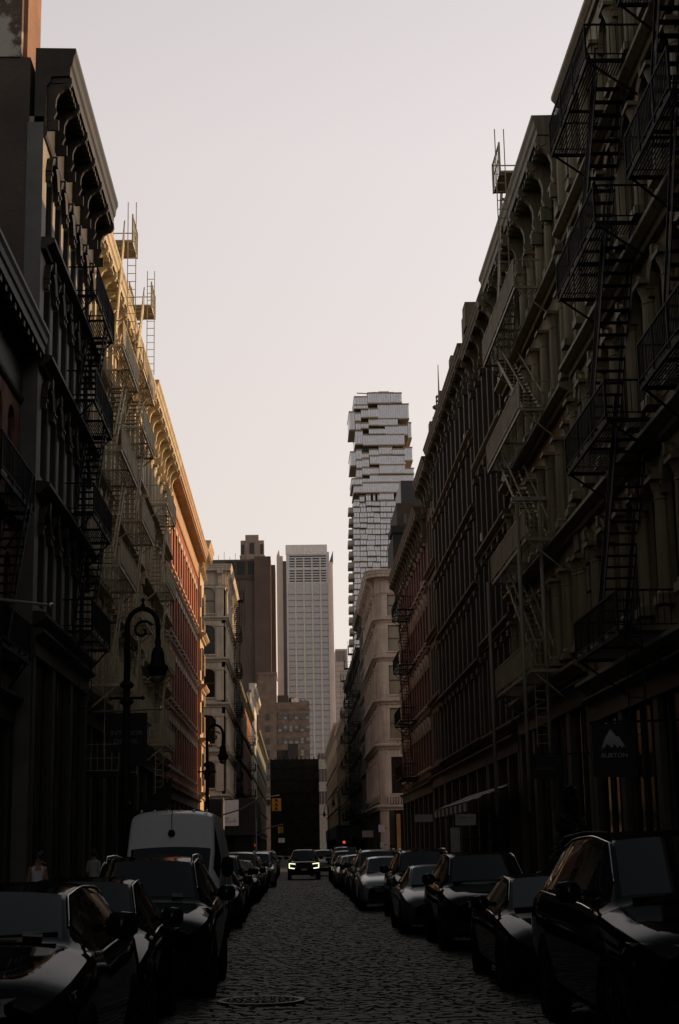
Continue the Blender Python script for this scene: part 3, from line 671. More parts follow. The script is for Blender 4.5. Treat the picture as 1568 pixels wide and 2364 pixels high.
for i in range(7):
    x = 12.35 + i * 3.2
    q = M(); P_ = [(-1.25, 0), (-1.25, .25), (-.7, .3), (-.25, .75), (0, .95), (.25, .75), (.7, .3), (1.25, .25), (1.25, 0)]
    q.prism([(x + a, RY - .12, 12.5 + c) for a, c in P_], (0, -.25, 0)); q.build('pediment', STONE_ROSE, b)
q = M(); q.box(RX + .38, 30, RY + 2.2, 189.9, 0, 28.8); q.box(RX + RR + .1, 30, RY + .38, RY + 2.2, 0, 28.8); q.build('side_wall', BRICK_BROWN, b)
q = M(); q.box(11.5, 16.5, 172, 182, 28.8, 36.4); q.box(11.3, 14, 171.6, 176, 36.4, 37.2); q.build('roof_bulkhead', mat('black_tar_paper', (.012, .012, .012), .85), b)
# balustrade on the first floor
q = M()
for i in range(40): q.lathe([(.07, 0), (.09, .08), (.05, .2), (.1, .45), (.06, .65), (.09, .72)], (RX + RR + i * .28, RY - .38, 6.22), 6)
q.box(RX + RR - .2, 22, RY - .5, RY - .26, 6.95, 7.1); q.build('balustrade', STONE_ROSE, b)

far_bldg('tall brown building with a pale cornice just past the rounded corner building', right(9.0, 190.1), 17, 31.0, 6, 1.5, BROWN_STONE, floors(6.6, 5, 4.7, 3.3), IRON_GREY, cp=1.0)
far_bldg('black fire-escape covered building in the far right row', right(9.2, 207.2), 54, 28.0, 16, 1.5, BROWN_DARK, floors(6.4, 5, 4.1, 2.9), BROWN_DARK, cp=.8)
for i, u in enumerate((4, 22, 40)):
    fire_escape(('black fire escape hung on the nearest part of the dark right row', 'black fire escape in the middle of the dark right row', 'black fire escape at the far end of the dark right row')[i], right(9.2, 207.2), u, u + 8, 1.5, [6.2, 10.3, 14.4, 18.5, 22.6], FE_BLACK, top=28.6)
far_bldg('pale grey building with a sloping cornice line in the far right row', right(9.3, 261.3), 66, 25.0, 16, 1.8, IRON_GREY, floors(6.2, 4, 4.3, 3.0), STONE_ROSE, cp=.8, col=(.25, IRON_GREY))
far_bldg('stone building tinted ochre as by reflected sunlight, closing the far end of the right row', right(9.3, 327.4), 120, 27.5, 26, 1.9, mat('ochre_bounce_stone', (.40, .28, .16), .75, .35, .3, streak=.4), floors(6.2, 4, 4.5, 3.0), STONE_PALE, cp=.8)  # ochre colour stands in for sunlight reflected onto this shaded front

# ================================================================== FAR TOWERS
STEEL = mat('tower_pale_metal', (.62, .53, .46), .5, .1, .1)
# brown windowless slab tower
LLM = mat('brown_granite', (.135, .092, .07), .8, .25, .06, streak=.2)
LLD = mat('brown_granite_joint', (.07, .05, .04), .85, .2)
b = bldg('brown windowless slab tower with three dark vents under its roof', 'slab_tower')
x0, x1, z1, Y0 = -48.0, -12.2, 170.0, 900.0
m = M(); m.box(x0, x1 - 9.3, Y0 + 3, Y0 + 50, 0, z1 - 1.2); m.build('wall', LLM, b)
m = M(); m.box(x1 - 9.3, x1 + .3, Y0, Y0 + 50, 0, z1); m.build('corner_shaft', LLM, b)
m = M(); m.box(x1 + .3, x1 + 2.8, Y0 + 12, Y0 + 40, 0, z1 - 3); m.build('side_shaft', LLM, b)
for k in range(3):
    xc = -35.8 + k * 6.35
    m = M(); m.box(xc - 2.75, xc + 2.75, Y0 + 2.5, Y0 + 3.0, 158.9, 168.3); o = m.build('vent_frame', LLM, b)
    m = M(); m.box(xc - 2.3, xc + 2.3, Y0 + 2.3, Y0 + 2.6, 159.5, 167.7); m.build('vent', mat('vent_black', (.01, .012, .012), .6), o)
for x in (-46, -37.8, -30.2): m = M(); m.box(x - .25, x + .25, Y0 + 2.8, Y0 + 3.3, 0, 157); m.build('joint', LLD, b)
m = M(); m.box(-47, x1 - 9.3, Y0 + 2.6, Y0 + 3.2, 156.6, 158); m.build('ledge', LLD, b)
for k in range(7): x = -46 + k * 3.3; m = M(); m.tube([(x, Y0 + 8, 168), (x, Y0 + 8, 170.5 + (k * 37 % 5))], .15, 4); m.build('antenna', LLD, b)
# stone crown behind it
b = bldg('pale stone tower crown with three tall openings rising behind the brown slab tower', 'stone_tower')
CRN = mat('crown_stone', (.30, .225, .18), .8, .2, .2)
m = M(); m.box(-36.5, -19.5, 1115, 1130, 0, 222); m.box(-37.1, -18.9, 1114.5, 1130, 209.5, 211); m.box(-33, -23.4, 1114.2, 1130, 200, 226); m.build('wall', CRN, b)
for x, wd, z0, z2 in ((-35, 1.0, 212, 219), (-28.2, 1.7, 212, 220), (-21, 1.0, 212, 219), (-34.4, 1.4, 202, 208), (-28.2, 1.5, 202, 208), (-21.6, 1.4, 202, 208)):
    m = M(); m.box(x - wd, x + wd, 1113.6 if abs(x + 28.2) < 1 else 1114.6, 1114.4 if abs(x + 28.2) < 1 else 1115.2, z0, z2); m.build('opening', mat('opening_dark', (.035, .032, .03), .6), b)

# glass tower
b = bldg('tall blue grey glass tower with pale vertical fins in the middle of the skyline', 'glass_tower')
TG = glass('tower_glass', (.40, .40, .41), .22, metal=.55, spec=.6, wave=.02)
TD = glass('tower_dark_glass', (.06, .07, .085), .2, metal=.3)
TJ = mat('tower_floor_line', (.16, .155, .15), .6)
Y0 = 1150.0; gx0, gx1, gz = -3.6, 28.6, 219.5
def slant(z): return 1.4 * (220 - z) / 220 * 1.6
m = M(); m.box(gx0, gx1, Y0, Y0 + 42, 0, gz); m.build('curtain_wall', TG, b)
m = M(); m.box(gx0 - 7.2, gx0 - 2.6, Y0 + 4, Y0 + 38, 0, 217.5); m.build('side_wing', STEEL, b)
m = M(); m.box(gx0 - 2.6, gx0, Y0 + 6, Y0 + 38, 0, 214); m.build('recess', TD, b)
m = M(); m.box(gx1, gx1 + 2.6, Y0 + 2, Y0 + 38, 0, 212); m.build('side_wing', STEEL, b)
m = M(); m.prism([(gx1 + .1, Y0 + 2, 212), (gx1 + 3.0, Y0 + 2, 212), (gx1 + 3.0, Y0 + 2, 221)], (0, 30, 0)); m.build('crown_fin', TD, b)
m = M(); m.prism([(gx0 - 7.2, Y0 + 4, 217.5), (gx0 - 4.8, Y0 + 4, 217.5), (gx0 - 5.4, Y0 + 4, 222.5)], (0, 30, 0)); m.build('crown_fin', STEEL, b)
for k in range(6):
    x = gx0 + .6 + (gx1 - gx0 - 1.2) * k / 5
    m = M(); m.box(x - .55, x + .55, Y0 - .9, Y0 - .02, 0, 215 if 0 < k < 5 else 216.5); m.build('fin', STEEL, b)
lm = M(); lm.box(gx0 + .05, gx1 - .05, -.35, -.01, -.22, .22); lm = lm.mesh('floor_line', TJ)
for k in range(40): put('floor_line', lm, b, (0, Y0, 10 + k * 4.55))
lv = M(); lv.box(gx0 + 2.4, gx1 - 2.4, -.5, -.03, -.42, .42); lv = lv.mesh('louvre', mat('louvre_dark', (.02, .025, .03), .5))
for k in range(10): put('louvre', lv, b, (0, Y0, 197.5 + k * 1.95 + (1.3 if k > 4 else 0)))
m = M(); m.box(gx0 - .4, gx1 - 1.5, Y0 - .6, Y0 - .1, 217.6, 225.0); m.build('glass_parapet', glass('parapet_glass', (.62, .58, .55), .3, metal=.2), b)
# thin panel joints so the curtain wall has vertical grain
q = M()
for k in range(60): x = gx0 + .5 + k * (gx1 - gx0 - 1) / 59; q.box(x - .05, x + .05, Y0 - .12, Y0 - .005, 0, 196)
tag(q.build('mullions', TJ, b), kind='stuff')

b = bldg('small pale office tower peeping out at right of the glass tower', 'office_tower')
m = M(); m.box(36.1, 46.2, 1300, 1330, 0, 165); m.build('wall', mat('office_stone', (.52, .43, .38), .8, .1, .1), b)
for k in range(7): m = M(); m.box(37 + k * 1.15, 37.6 + k * 1.15, 1299.7, 1300.2, 154.5, 163.5); m.build('louvre', mat('office_louvre', (.16, .14, .13), .7), b)
q = M()
for k in range(34): q.box(36.2, 46.1, 1299.8, 1300.1, 5 + k * 4.4, 6.2 + k * 4.4)
tag(q.build('window_bands', mat('office_band', (.40, .34, .31), .5), b), kind='stuff')

# stacked-box tower
b = bldg('pale grey tower of stacked offset glass boxes with cantilevered balconies', 'stacked_tower')
JG = glass('box_glass', (.50, .51, .55), .25, metal=.55, spec=.6, wave=.05)
JS = mat('box_slab', (.30, .23, .155), .7, .15, .2)
JC = mat('box_core', (.05, .052, .05), .7)
Y0 = 850.0
def jp(x, y):                                            # tower drawing units -> metres on the tower's front plane
    px, py = 780.9 + x * .12958, 880.4 + y * .12958
    v = at(px, py, Y0); return v.x, v.z
jr = random.Random(5)
mull = M()
def jbox(x0, x1, y0, y1, dy=None, slab=True):
    (a, zt), (c, zb) = jp(x0, y0), jp(x1, y1)
    d = dy if dy is not None else jr.uniform(0, 1.6)
    st_ = .7 if zt - zb > 3.4 else .32
    q = M(); q.box(a, c, Y0 - d, Y0 + 26 + jr.uniform(-1, 1), zb + st_, zt - st_); o = q.build('apartment_box', JG, b)
    q = M(); q.box(a - .2, c + .2, Y0 - d - .3, Y0 + 26.3, zt - st_, zt); q.box(a - .2, c + .2, Y0 - d - .3, Y0 + 26.3, zb, zb + st_); q.build('slab', JS, o)
    n = max(2, int((c - a) / 1.25))
    for i in range(1, n): xx = a + (c - a) * i / n; mull.box(xx - .07, xx + .07, Y0 - d - .14, Y0 - d - .01, zb + st_, zt - st_)
for r in ((285, 520, 270, 435), (520, 930, 205, 405), (930, 1130, 205, 400), (700, 1260, 395, 670), (285, 530, 432, 500), (530, 702, 487, 660), (300, 405, 555, 720), (405, 530, 500, 660), (195, 300, 530, 872),
          (705, 1060, 655, 795), (540, 705, 675, 800), (405, 540, 740, 855), (308, 402, 735, 880), (835, 1240, 775, 965), (1240, 1306, 725, 1020), (545, 835, 852, 948), (300, 440, 872, 1130), (440, 1180, 945, 1145),
          (722, 962, 1160, 1310), (962, 1190, 1200, 1320), (1185, 1320, 1175, 1430), (550, 720, 1205, 1330), (420, 550, 1268, 1372), (318, 420, 1212, 1400), (217, 320, 1242, 1512), (725, 1200, 1308, 1492), (560, 725, 1325, 1490), (425, 552, 1372, 1535), (322, 425, 1398, 1560),
          (732, 1185, 1485, 1660), (1185, 1345, 1545, 1660), (562, 732, 1525, 1660), (428, 562, 1530, 1675), (325, 428, 1555, 1720), (562, 1350, 1655, 1800), (428, 562, 1725, 1800), (240, 425, 1730, 1860), (275, 1130, 1800, 1985),
          (738, 990, 1985, 2125), (1045, 1180, 2000, 2125), (382, 468, 2045, 2160), (495, 580, 2010, 2140), (622, 660, 2010, 2140), (700, 738, 2010, 2130), (285, 382, 2100, 2190)):
    jbox(*r)
lvls = 27
for k in range(lvls):                                    # the regular shaft below
    yb = 2140 + k * 98; sh = k * .9
    xs = [270 + jr.uniform(-14, 8) + sh, 385 + jr.uniform(-10, 10) + sh, 500 + jr.uniform(-20, 20) + sh, 620 + jr.uniform(-40, 60) + sh, 745 + sh, 900 + jr.uniform(-60, 60) + sh, 1115 + sh]
    for i in range(6): jbox(xs[i] + 4, xs[i + 1] - 4, yb, yb + 98 - jr.choice((0, 0, 0, 0, 12)), dy=jr.choice((0, .5, 1.2, 2.0)))
    if k % 2 == 1:
        (a, zt), (c, zb) = jp(180 + sh + jr.uniform(-8, 14), yb + 62), jp(300 + sh, yb + 96)
        q = M(); q.box(a, c, Y0 + 1, Y0 + 12, zb, zb + 1.0); o = q.build('balcony', JS, b)
        q = M(); q.box(a, a + .1, Y0 + 1, Y0 + 12, zb + 1, zb + 3.2); q.box(a, c, Y0 + 1, Y0 + 1.1, zb + 1, zb + 3.2); q.build('balustrade', glass('balustrade_glass', (.3, .29, .28), .2), o)
tag(mull.build('mullions', mat('box_mullion', (.34, .32, .31), .5), b), kind='stuff')
(a, zt), (c, _) = jp(300, 220), jp(1130, 300)
m = M(); m.box(jp(330, 500)[0], jp(1120, 500)[0], Y0 + 3, Y0 + 24, 0, zt - 4); m.build('core', JC, b)
m = M(); zr = jp(500, 200)[1]
for x0, x1, y0, y1 in ((530, 720, 165, 205), (600, 700, 150, 200), (720, 910, 140, 195), (900, 1000, 150, 188)): (a, zt), (c, zb) = jp(x0, y0), jp(x1, y1); m.box(a, c, Y0 + 4, Y0 + 14, zb - .3, zt)
(a, zt), (c, _) = jp(340, 136), jp(740, 150); m.bar((a, Y0 + 8, zt), (c, Y0 + 8, zt - .6), .5); m.bar((jp(520, 0)[0], Y0 + 8, zt - .6), (jp(570, 0)[0], Y0 + 8, zr), .6)
m.build('roof_machinery', mat('roof_machinery', (.28, .22, .18), .7), b)

# tan brick block in the middle distance
b = bldg('tan brick block with rows of small windows standing below the glass tower', 'brick_building')
m = M(); m.box(-13.3, -6.2, 600, 625, 0, 67.6); m.box(-13.6, -5.9, 599.7, 625, 67.6, 68.5); m.build('stair_shaft', BRICK_TAN, b)
m = M(); m.box(-6.2, 6.35, 601, 625, 0, 57.0); m.box(-6.2, 6.6, 600.7, 625, 54.2, 54.6); m.build('wall', BRICK_TAN, b)
wm = M(); wm.box(-.75, .75, -.25, 0, -1.15, 1.15); wm = wm.mesh('window', mat('steel_sash', (.12, .10, .09), .6))
for r in range(8):
    for c in range(6):
        o = put('window', wm, b, (-5.0 + c * 2.12, 601.02, 51.5 - r * 4.6))
        for k in (0, 1):
            q = box_mesh('pane', (-.62, .62, -.3, -.26, .06 if k else -1.05, 1.05 if k else -.06), glass('sash_glass_%d' % jr.choice((0, 0, 1, 2)), (.10, .10, .10) if False else jr.choice(((.05, .05, .05), (.22, .2, .17), (.34, .31, .27))), .15, spec=.6)); put('pane', q, o)
    o = put('window', wm, b, (-9.6, 600.02, 51.5 - r * 4.6)); put('pane', box_mesh('pane', (-.62, .62, -.3, -.26, -1.05, 1.05), PANE), o)
m = M(); m.box(-5.9, -1.6, 604, 612, 57, 60); m.box(-1.5, 1.0, 606, 612, 57, 59.3); m.build('roof_shed', mat('roof_shed', (.06, .05, .045), .8), b)
m = M()
for k in range(3): m.box(.6 + k * .1 - 1.2 * (k % 2), 1.3 + k * .4, 603 + k, 606 + k, 57, 58.2 + k * .5)
m.build('roof_vent', mat('galvanised_vent', (.55, .48, .4), .4, metal=.6), b)
for k in range(9): m = M(); m.box(2.4 + k * .45, 2.7 + k * .45, 603, 603.3, 57, 57.5 + (k * 7 % 4) * .25); m.build('roof_post', TRIM_DARK, b)

# dark scrimmed block at the end of the street
b = bldg('black netted building blocking the end of the street', 'netted_building')
NET = mat('black_netting', (.012, .0125, .010), .95, .5, .6, spec=.1)
m = M(); m.box(-6.7, 7.3, 455, 480, 0, 27.2); m.build('wall', NET, b)
m = M(); m.box(-4.9, 1.2, 462, 475, 27.2, 30.3); m.box(-1.6, 1.4, 460, 470, 27.2, 32.0); m.build('roof_shed', mat('dark_shed', (.05, .04, .035), .9), b)
for k in range(12): m = M(); m.box(-6.6 + k * 1.24, -6.3 + k * 1.24, 455.3, 455.6, 27.2, 27.5 + (k * 5 % 4) * .2); m.build('roof_post', NET, b)
for k in range(7): m = M(); m.box(-6.7, 7.3, 454.9, 454.98, 3 + k * 3.6, 3.12 + k * 3.6); m.build('scaffold_rail', mat('scaffold', (.006, .006, .006), .9, spec=.05), b)
b = bldg('pale banded low building glimpsed at right of the black netted block', 'low_building')
m = M(); m.box(7.6, 13.5, 500, 520, 0, 12.5); m.build('wall', mat('pale_band', (.40, .34, .29), .8), b)
for k in range(3): m = M(); m.box(7.6, 13.6, 499.7, 500.0, 12.5 + k * 7, 15.5 + k * 7); m.build('band', mat('pale_band', (.40, .34, .29), .8), b)
m = M(); m.box(7.65, 13.4, 500.2, 519, 12.5, 31.5); m.build('window_wall', mat('loft_windows', (.10, .09, .085), .4), b)
for k in range(6): m = M(); m.box(7.7 + k * .95, 7.85 + k * .95, 499.9, 500.15, 12.5, 31.4); m.build('mullion', mat('pale_band', (.40, .34, .29), .8), b)

# dark brown tower behind the right row, and the mast
b = bldg('dark brown tower with a black top behind the red brick block at right', 'brown_tower')
m = M(); m.box(20.9, 34, 300, 320, 0, 68.2); m.build('wall', brick('tower_brick', (.07, .042, .03), (.05, .033, .025), (.06, .045, .035), bw=.6, bh=.3), b)
m = M(); m.box(22.0, 34, 302, 318, 68.2, 73.2); m.build('plant_room', BLACK, b)
for r in range(7): m = M(); m.box(22.2, 22.9, 299.8, 300.1, 40 + r * 4, 42 + r * 4); o = m.build('window', PANE, b)
b = bldg('thin radio mast with lattice base above the right hand parapets', 'radio_mast', ) ; b['category'] = 'mast'
v0 = at(1014, 930, 400); 
m = M(); m.tube([(v0.x, 400, 117), (v0.x, 400, 128.2)], [.28, .1], 5); m.build('mast', mat('mast_steel', (.10, .06, .05), .5), b)
m = M()
for s in (-1, 1):
    for t in (-1, 1): m.bar((v0.x + s * .9, 400 + t * .9, 0), (v0.x + s * .7, 400 + t * .7, 119.5), .2)
for k in range(12): z = 106 + k * 1.2; m.box(v0.x - .9, v0.x + .9, 399.1, 400.9, z, z + .12); m.bar((v0.x - .8, 399.2, z), (v0.x + .8, 399.2, z + 1.2), .1)
m.build('lattice', mat('mast_dark', (.03, .03, .03), .5), b)
for k, (dx, z) in enumerate(((-1.3, 113), (1.2, 114), (-1.2, 116), (1.3, 111), (-1.4, 110.5))): m = M(); m.lathe([(.1, -.7), (.7, -.2), (.75, .3), (.2, .7)], (v0.x + dx, 399, z), 8); m.build('dish', mat('mast_dark', (.03, .03, .03), .5), b)

# ================================================================== CARS
def paint(name, c, metal=.0, rough=.3): return mat('paint_' + name, c, rough, .04, .5, coat=.34, metal=metal, spec=0.0)
P_BLACK = paint('black', (.008, .008, .009)); P_NAVY = paint('navy', (.012, .016, .028)); P_GREY = paint('grey', (.06, .062, .066), .4)
P_SILVER = paint('silver', (.30, .31, .32), .6); P_WHITE = paint('white', (.66, .67, .70)); P_BROWN = paint('brown', (.035, .022, .014), .3)
CARGLASS = glass('car_glass', (.005, .008, .008), .03, spec=.42)
RUBBER = mat('tyre_rubber', (.010, .010, .010), .9, spec=.08); RIMM = mat('alloy_rim', (.03, .03, .032), .45, .1, metal=.4, spec=.2)
CHROME = mat('chrome', (.6, .6, .62), .12, .05, metal=1.0); PLASTIC = mat('black_plastic', (.008, .008, .008), .7, spec=.1)
LAMP = glass('headlight_lens', (.25, .26, .27), .08, spec=.6); DARKGRILLE = mat('grille_dark', (.006, .006, .006), .5)
LED = mat('daytime_led', (.9, .95, .7), .3, .0, emit=(.95, 1.0, .60, 1.5)); AMBER = mat('amber_led', (.9, .5, .1), .3, .0, emit=(1.0, .45, .05, 2.0))
PLATE = mat('number_plate', (.45, .42, .3), .5)
ST = {  # y, w_sill, w_mid, w_belt, w_edge, z_bottom, z_mid, z_belt, z_edge, z_top
 'sedan': ([(0, .60, .66, .62, .48, .3, .45, .60, .64, .66), (.08, .78, .83, .78, .60, .24, .46, .67, .72, .75), (.4, .86, .90, .85, .66, .2, .52, .75, .82, .85), (1.0, .88, .92, .87, .69, .2, .56, .84, .90, .945), (1.5, .88, .92, .87, .70, .2, .58, .89, .95, .985),
   (2.32, .88, .92, .87, .56, .2, .58, .92, 1.36, 1.41), (2.85, .88, .92, .87, .57, .2, .59, .93, 1.40, 1.45), (3.4, .88, .92, .87, .56, .2, .59, .94, 1.36, 1.41), (4.15, .88, .92, .86, .62, .2, .6, .95, 1.06, 1.09), (4.62, .84, .88, .82, .64, .25, .6, .95, 1.01, 1.04), (4.82, .74, .78, .74, .58, .32, .55, .85, .9, .92)], 4, 5, 7, 8, (.92, 3.78), .33, 1.45),
 'suv': ([(0, .66, .72, .68, .54, .34, .55, .80, .85, .87), (.08, .82, .87, .82, .64, .28, .56, .88, .93, .96), (.4, .88, .93, .88, .70, .25, .6, .95, 1.0, 1.035), (1.0, .90, .95, .89, .72, .25, .64, 1.01, 1.07, 1.11), (1.42, .90, .95, .89, .72, .25, .66, 1.05, 1.11, 1.15),
   (2.12, .90, .95, .89, .60, .25, .66, 1.07, 1.61, 1.66), (2.8, .90, .95, .89, .62, .25, .67, 1.09, 1.67, 1.72), (3.6, .90, .95, .89, .62, .25, .67, 1.11, 1.65, 1.71), (4.25, .90, .94, .88, .60, .25, .67, 1.13, 1.58, 1.65), (4.66, .88, .92, .86, .64, .28, .67, 1.12, 1.2, 1.24), (4.78, .80, .84, .80, .62, .34, .6, .9, .96, .98)], 4, 5, 8, 9, (.95, 3.8), .37, 1.7),
 'van': ([(0, .74, .82, .78, .64, .34, .6, .92, .97, 1.0), (.08, .88, .94, .9, .72, .3, .62, 1.0, 1.06, 1.1), (.6, .96, 1.0, .95, .78, .28, .7, 1.12, 1.2, 1.25), (.8, .97, 1.0, .96, .80, .28, .72, 1.15, 1.24, 1.29), (.95, .97, 1.0, .96, .81, .28, .72, 1.17, 1.27, 1.33),
   (1.55, .97, 1.0, .97, .83, .28, .75, 1.25, 1.80, 1.86), (1.95, .97, 1.0, .98, .80, .28, .8, 1.5, 2.40, 2.50), (2.6, .97, 1.0, .98, .80, .28, .8, 1.5, 2.48, 2.59), (5.4, .97, 1.0, .98, .80, .28, .8, 1.5, 2.47, 2.58), (5.85, .97, 1.0, .98, .80, .28, .8, 1.5, 2.42, 2.53), (5.95, .95, .98, .96, .78, .3, .8, 1.5, 2.36, 2.45)], 4, 5, 8, 9, (1.0, 4.6), .36, 2.4)}
_c = [list(r) for r in ST['suv'][0]]
for i_, r_ in enumerate(_c):
    k_ = 1.13 if i_ < 5 else 1.06
    for c_ in ((7, 8, 9) if i_ < 5 or i_ > 8 else (7,)): r_[c_] *= k_ if i_ < 9 else 1.04
ST['cross'] = ([tuple(r) for r in _c],) + ST['suv'][1:]
def car_shape(kind, sx=1, sy=1, sz=1):
    st, ic, ir, irr, ib, ax, wr, _ = ST[kind]
    st = [[s[0] * sy] + [q * sx for q in s[1:5]] + [q * sz for q in s[5:]] for s in st]
    n = len(st); lin = {ic, irr} if kind != 'van' else {ic}
    def tang(k, c):
        def sl(i): return (st[i + 1][c] - st[i][c]) / (st[i + 1][0] - st[i][0])
        if k == 0: return sl(0)
        if k == n - 1: return sl(n - 2)
        if k - 1 in lin: return sl(k)
        a, d = sl(k - 1), sl(k)
        return 0 if a * d <= 0 else 2 * a * d / (a + d)
    rows = []; seg = []
    for k in range(n - 1):
        sub = (4, 4, 6, 6, 8, 5, 6, 7, 6, 4)[k]
        for j in range(sub):
            t = j / sub; y = st[k][0] + (st[k + 1][0] - st[k][0]) * t; h = st[k + 1][0] - st[k][0]; vals = [y]
            for c in range(1, 10):
                p0, p1 = st[k][c], st[k + 1][c]
                if k in lin: v = p0 + (p1 - p0) * t
                else:
                    m0 = tang(k, c); m1 = tang(k + 1, c) if (k + 1) not in lin else (p1 - p0) / h * .6 + 0
                    if (k - 1) in lin and c >= 4: m0 = 0 + m0 * 1.0
                    v = (2 * t ** 3 - 3 * t * t + 1) * p0 + (t ** 3 - 2 * t * t + t) * h * m0 + (-2 * t ** 3 + 3 * t * t) * p1 + (t ** 3 - t * t) * h * m1
                vals.append(v)
            rows.append(vals); seg.append((k, t))
    rows.append(list(st[-1])); seg.append((n - 2, 1.0))
    return rows, seg, (ic, ir, irr, ib), [a * sy for a in ax], wr * (sz if sz > 1 else 1)
def half_profile(r):
    y, ws, wm, wb, we, zb, zm, zbl, ze, zt = r
    return [(0, zb), (ws * .9, zb), (ws, zb + .06), (ws + (wm - ws) * .7, zb + (zm - zb) * .4), (wm, zm), (wm * .995, zm + (zbl - zm) * .5), (wb + (wm - wb) * .35, zbl - .05), (wb, zbl),
            (wb + (we - wb) * .06, zbl + (ze - zbl) * .06), (wb + (we - wb) * .12, zbl + (ze - zbl) * .14), (wb + (we - wb) * .5, zbl + (ze - zbl) * .52), (wb + (we - wb) * .86, zbl + (ze - zbl) * .88), (we + (wb - we) * .04, zbl + (ze - zbl) * .97), (we, ze),
            (we * .93, ze + (zt - ze) * .28), (we * .85, ze + (zt - ze) * .5), (we * .55, ze + (zt - ze) * .83), (we * .25, ze + (zt - ze) * .97), (0, zt)]
def make_car(kind, name, cat, sx=1, sy=1, sz=1, rails=False, led=False, plate=True):
    rows, seg, (ic, ir, irr, ib), ax, wr = car_shape(kind, sx, sy, sz)
    root = thing(name, None, cat); np_ = 19; V = []
    for r in rows:
        hp = half_profile(r)
        V.append([(x, r[0], z) for x, z in hp] + [(-x, r[0], z) for x, z in hp[-2:0:-1]])
    nq = len(V[0]); parts = {'body': M(), 'windshield': M(), 'side_window': [M(), M()], 'rear_window': M()}
    def cls(i, j):
        k, t = seg[i]; jj = j if j < 18 else nq - 1 - j; s = 0 if j < 18 else 1
        if k == ic and 13 < jj and .05 < t < .97: return parts['windshield']
        if kind != 'van' and k == irr and 13 < jj and .1 < t: return parts['rear_window']
        if 9 <= jj <= 10:
            if kind == 'van':
                if k == ic and t > .3 or k == ir and t < .9: return parts['side_window'][s]
            else:
                lo = k == ic and t > .42; hi = k < irr - (1 if kind == 'suv' and False else 0) and k >= ir or (k == irr and t < .35)
                pil = (k == ir + 1 and t < .17) or (kind == 'suv' and k == ir + 2 and .35 < t < .5)
                if (lo or hi) and not pil: return parts['side_window'][s]
        return parts['body']
    B = parts['body']
    vid = {}
    for i in range(len(V) - 1):
        for j in range(nq):
            q = cls(i, j); l = (j + 1) % nq; idx = []
            for a, c in ((i, j), (i, l), (i + 1, l), (i + 1, j)):
                key = (id(q), a, c)
                if key not in vid: vid[key] = len(q.v); q.v.append(V[a][c])
                idx.append(vid[key])
            q.f.append(tuple(idx))
    B.f.append(tuple(vid[(id(B), 0, c)] for c in range(nq)))
    B.f.append(tuple(vid[(id(B), len(V) - 1, c)] for c in range(nq))[::-1])
    bo = B.build('body', P_BLACK, root, True)
    parts['windshield'].build('windshield', CARGLASS, root, True)
    for q in parts['side_window']: q.build('side_window', CARGLASS, root, True)
    if parts['rear_window'].f: parts['rear_window'].build('rear_window', CARGLASS, root, True)
    W = max(r[2] for r in rows); y_c = rows[[i for i, s in enumerate(seg) if s[0] == ic][0]][0]
    zc = ST[kind][0][ic][8] * sz; zt_c = ST[kind][0][ic][9] * sz; zn = ST[kind][0][1][9] * sz; w1 = ST[kind][0][1][2] * sx; z0b = ST[kind][0][0][5] * sz
    # wheels
    for y in ax:
        for s in (-1, 1):
            a = M()
            prof = [(wr - .09, 0), (wr - .03, .0), (wr, .03), (wr, .20), (wr - .05, .23), (wr - .1, .2)]
            a.lathe(prof, n=28); R = Matrix.Rotation(s * PI / 2, 4, 'Y')
            tm = a.mesh('tyre', RUBBER, True); tm.transform(R)
            rm = M(); rm.lathe([(wr - .09, .06), (wr - .085, .21), (wr - .11, .215), (wr - .13, .16), (.09, .17), (.06, .2), (.0, .2)], n=28)
            for k in range(7):
                an = k * 2 * PI / 7; c_, s_ = math.cos(an), math.sin(an)
                rm.bar((.05 * c_, .05 * s_, .195), ((wr - .1) * c_, (wr - .1) * s_, .205), .05, .03)
            rme = rm.mesh('rim', RIMM, False); rme.transform(R)
            wh = M(); wh.lathe([(wr + .055, 0), (wr + .055, .205), (wr + .03, .205)], n=24); wme = wh.mesh('wheel', PLASTIC); wme.transform(R)
            o = put('wheel', wme, root, (s * (W - .205), y, wr)); put('tyre', tm, o, (s * -.012, 0, 0)); put('rim', rme, o, (s * -.012, 0, 0))
    # front end
    gh = zn - z0b
    g = M(); g.box(-w1 * .55, w1 * .55, -.025, .06, z0b + gh * .42, zn - .10); go = g.build('grille', DARKGRILLE, root)
    g = M()
    for k in range(4): z = z0b + gh * .5 + k * gh * .1; g.box(-w1 * .5, w1 * .5, -.035, -.024, z, z + .018)
    g.box(-w1 * .57, w1 * .57, -.034, .0, zn - .11, zn - .085); g.build('grille_bar', CHROME if not led else PLASTIC, go)
    g = M(); g.box(-w1 * .8, w1 * .8, -.03, .1, z0b - .02, z0b + gh * .28); g.build('bumper', PLASTIC, root)
    if plate: g = M(); g.box(-.17, .17, -.05, -.03, z0b + gh * .28, z0b + gh * .28 + .11); g.build('number_plate', PLATE, root)
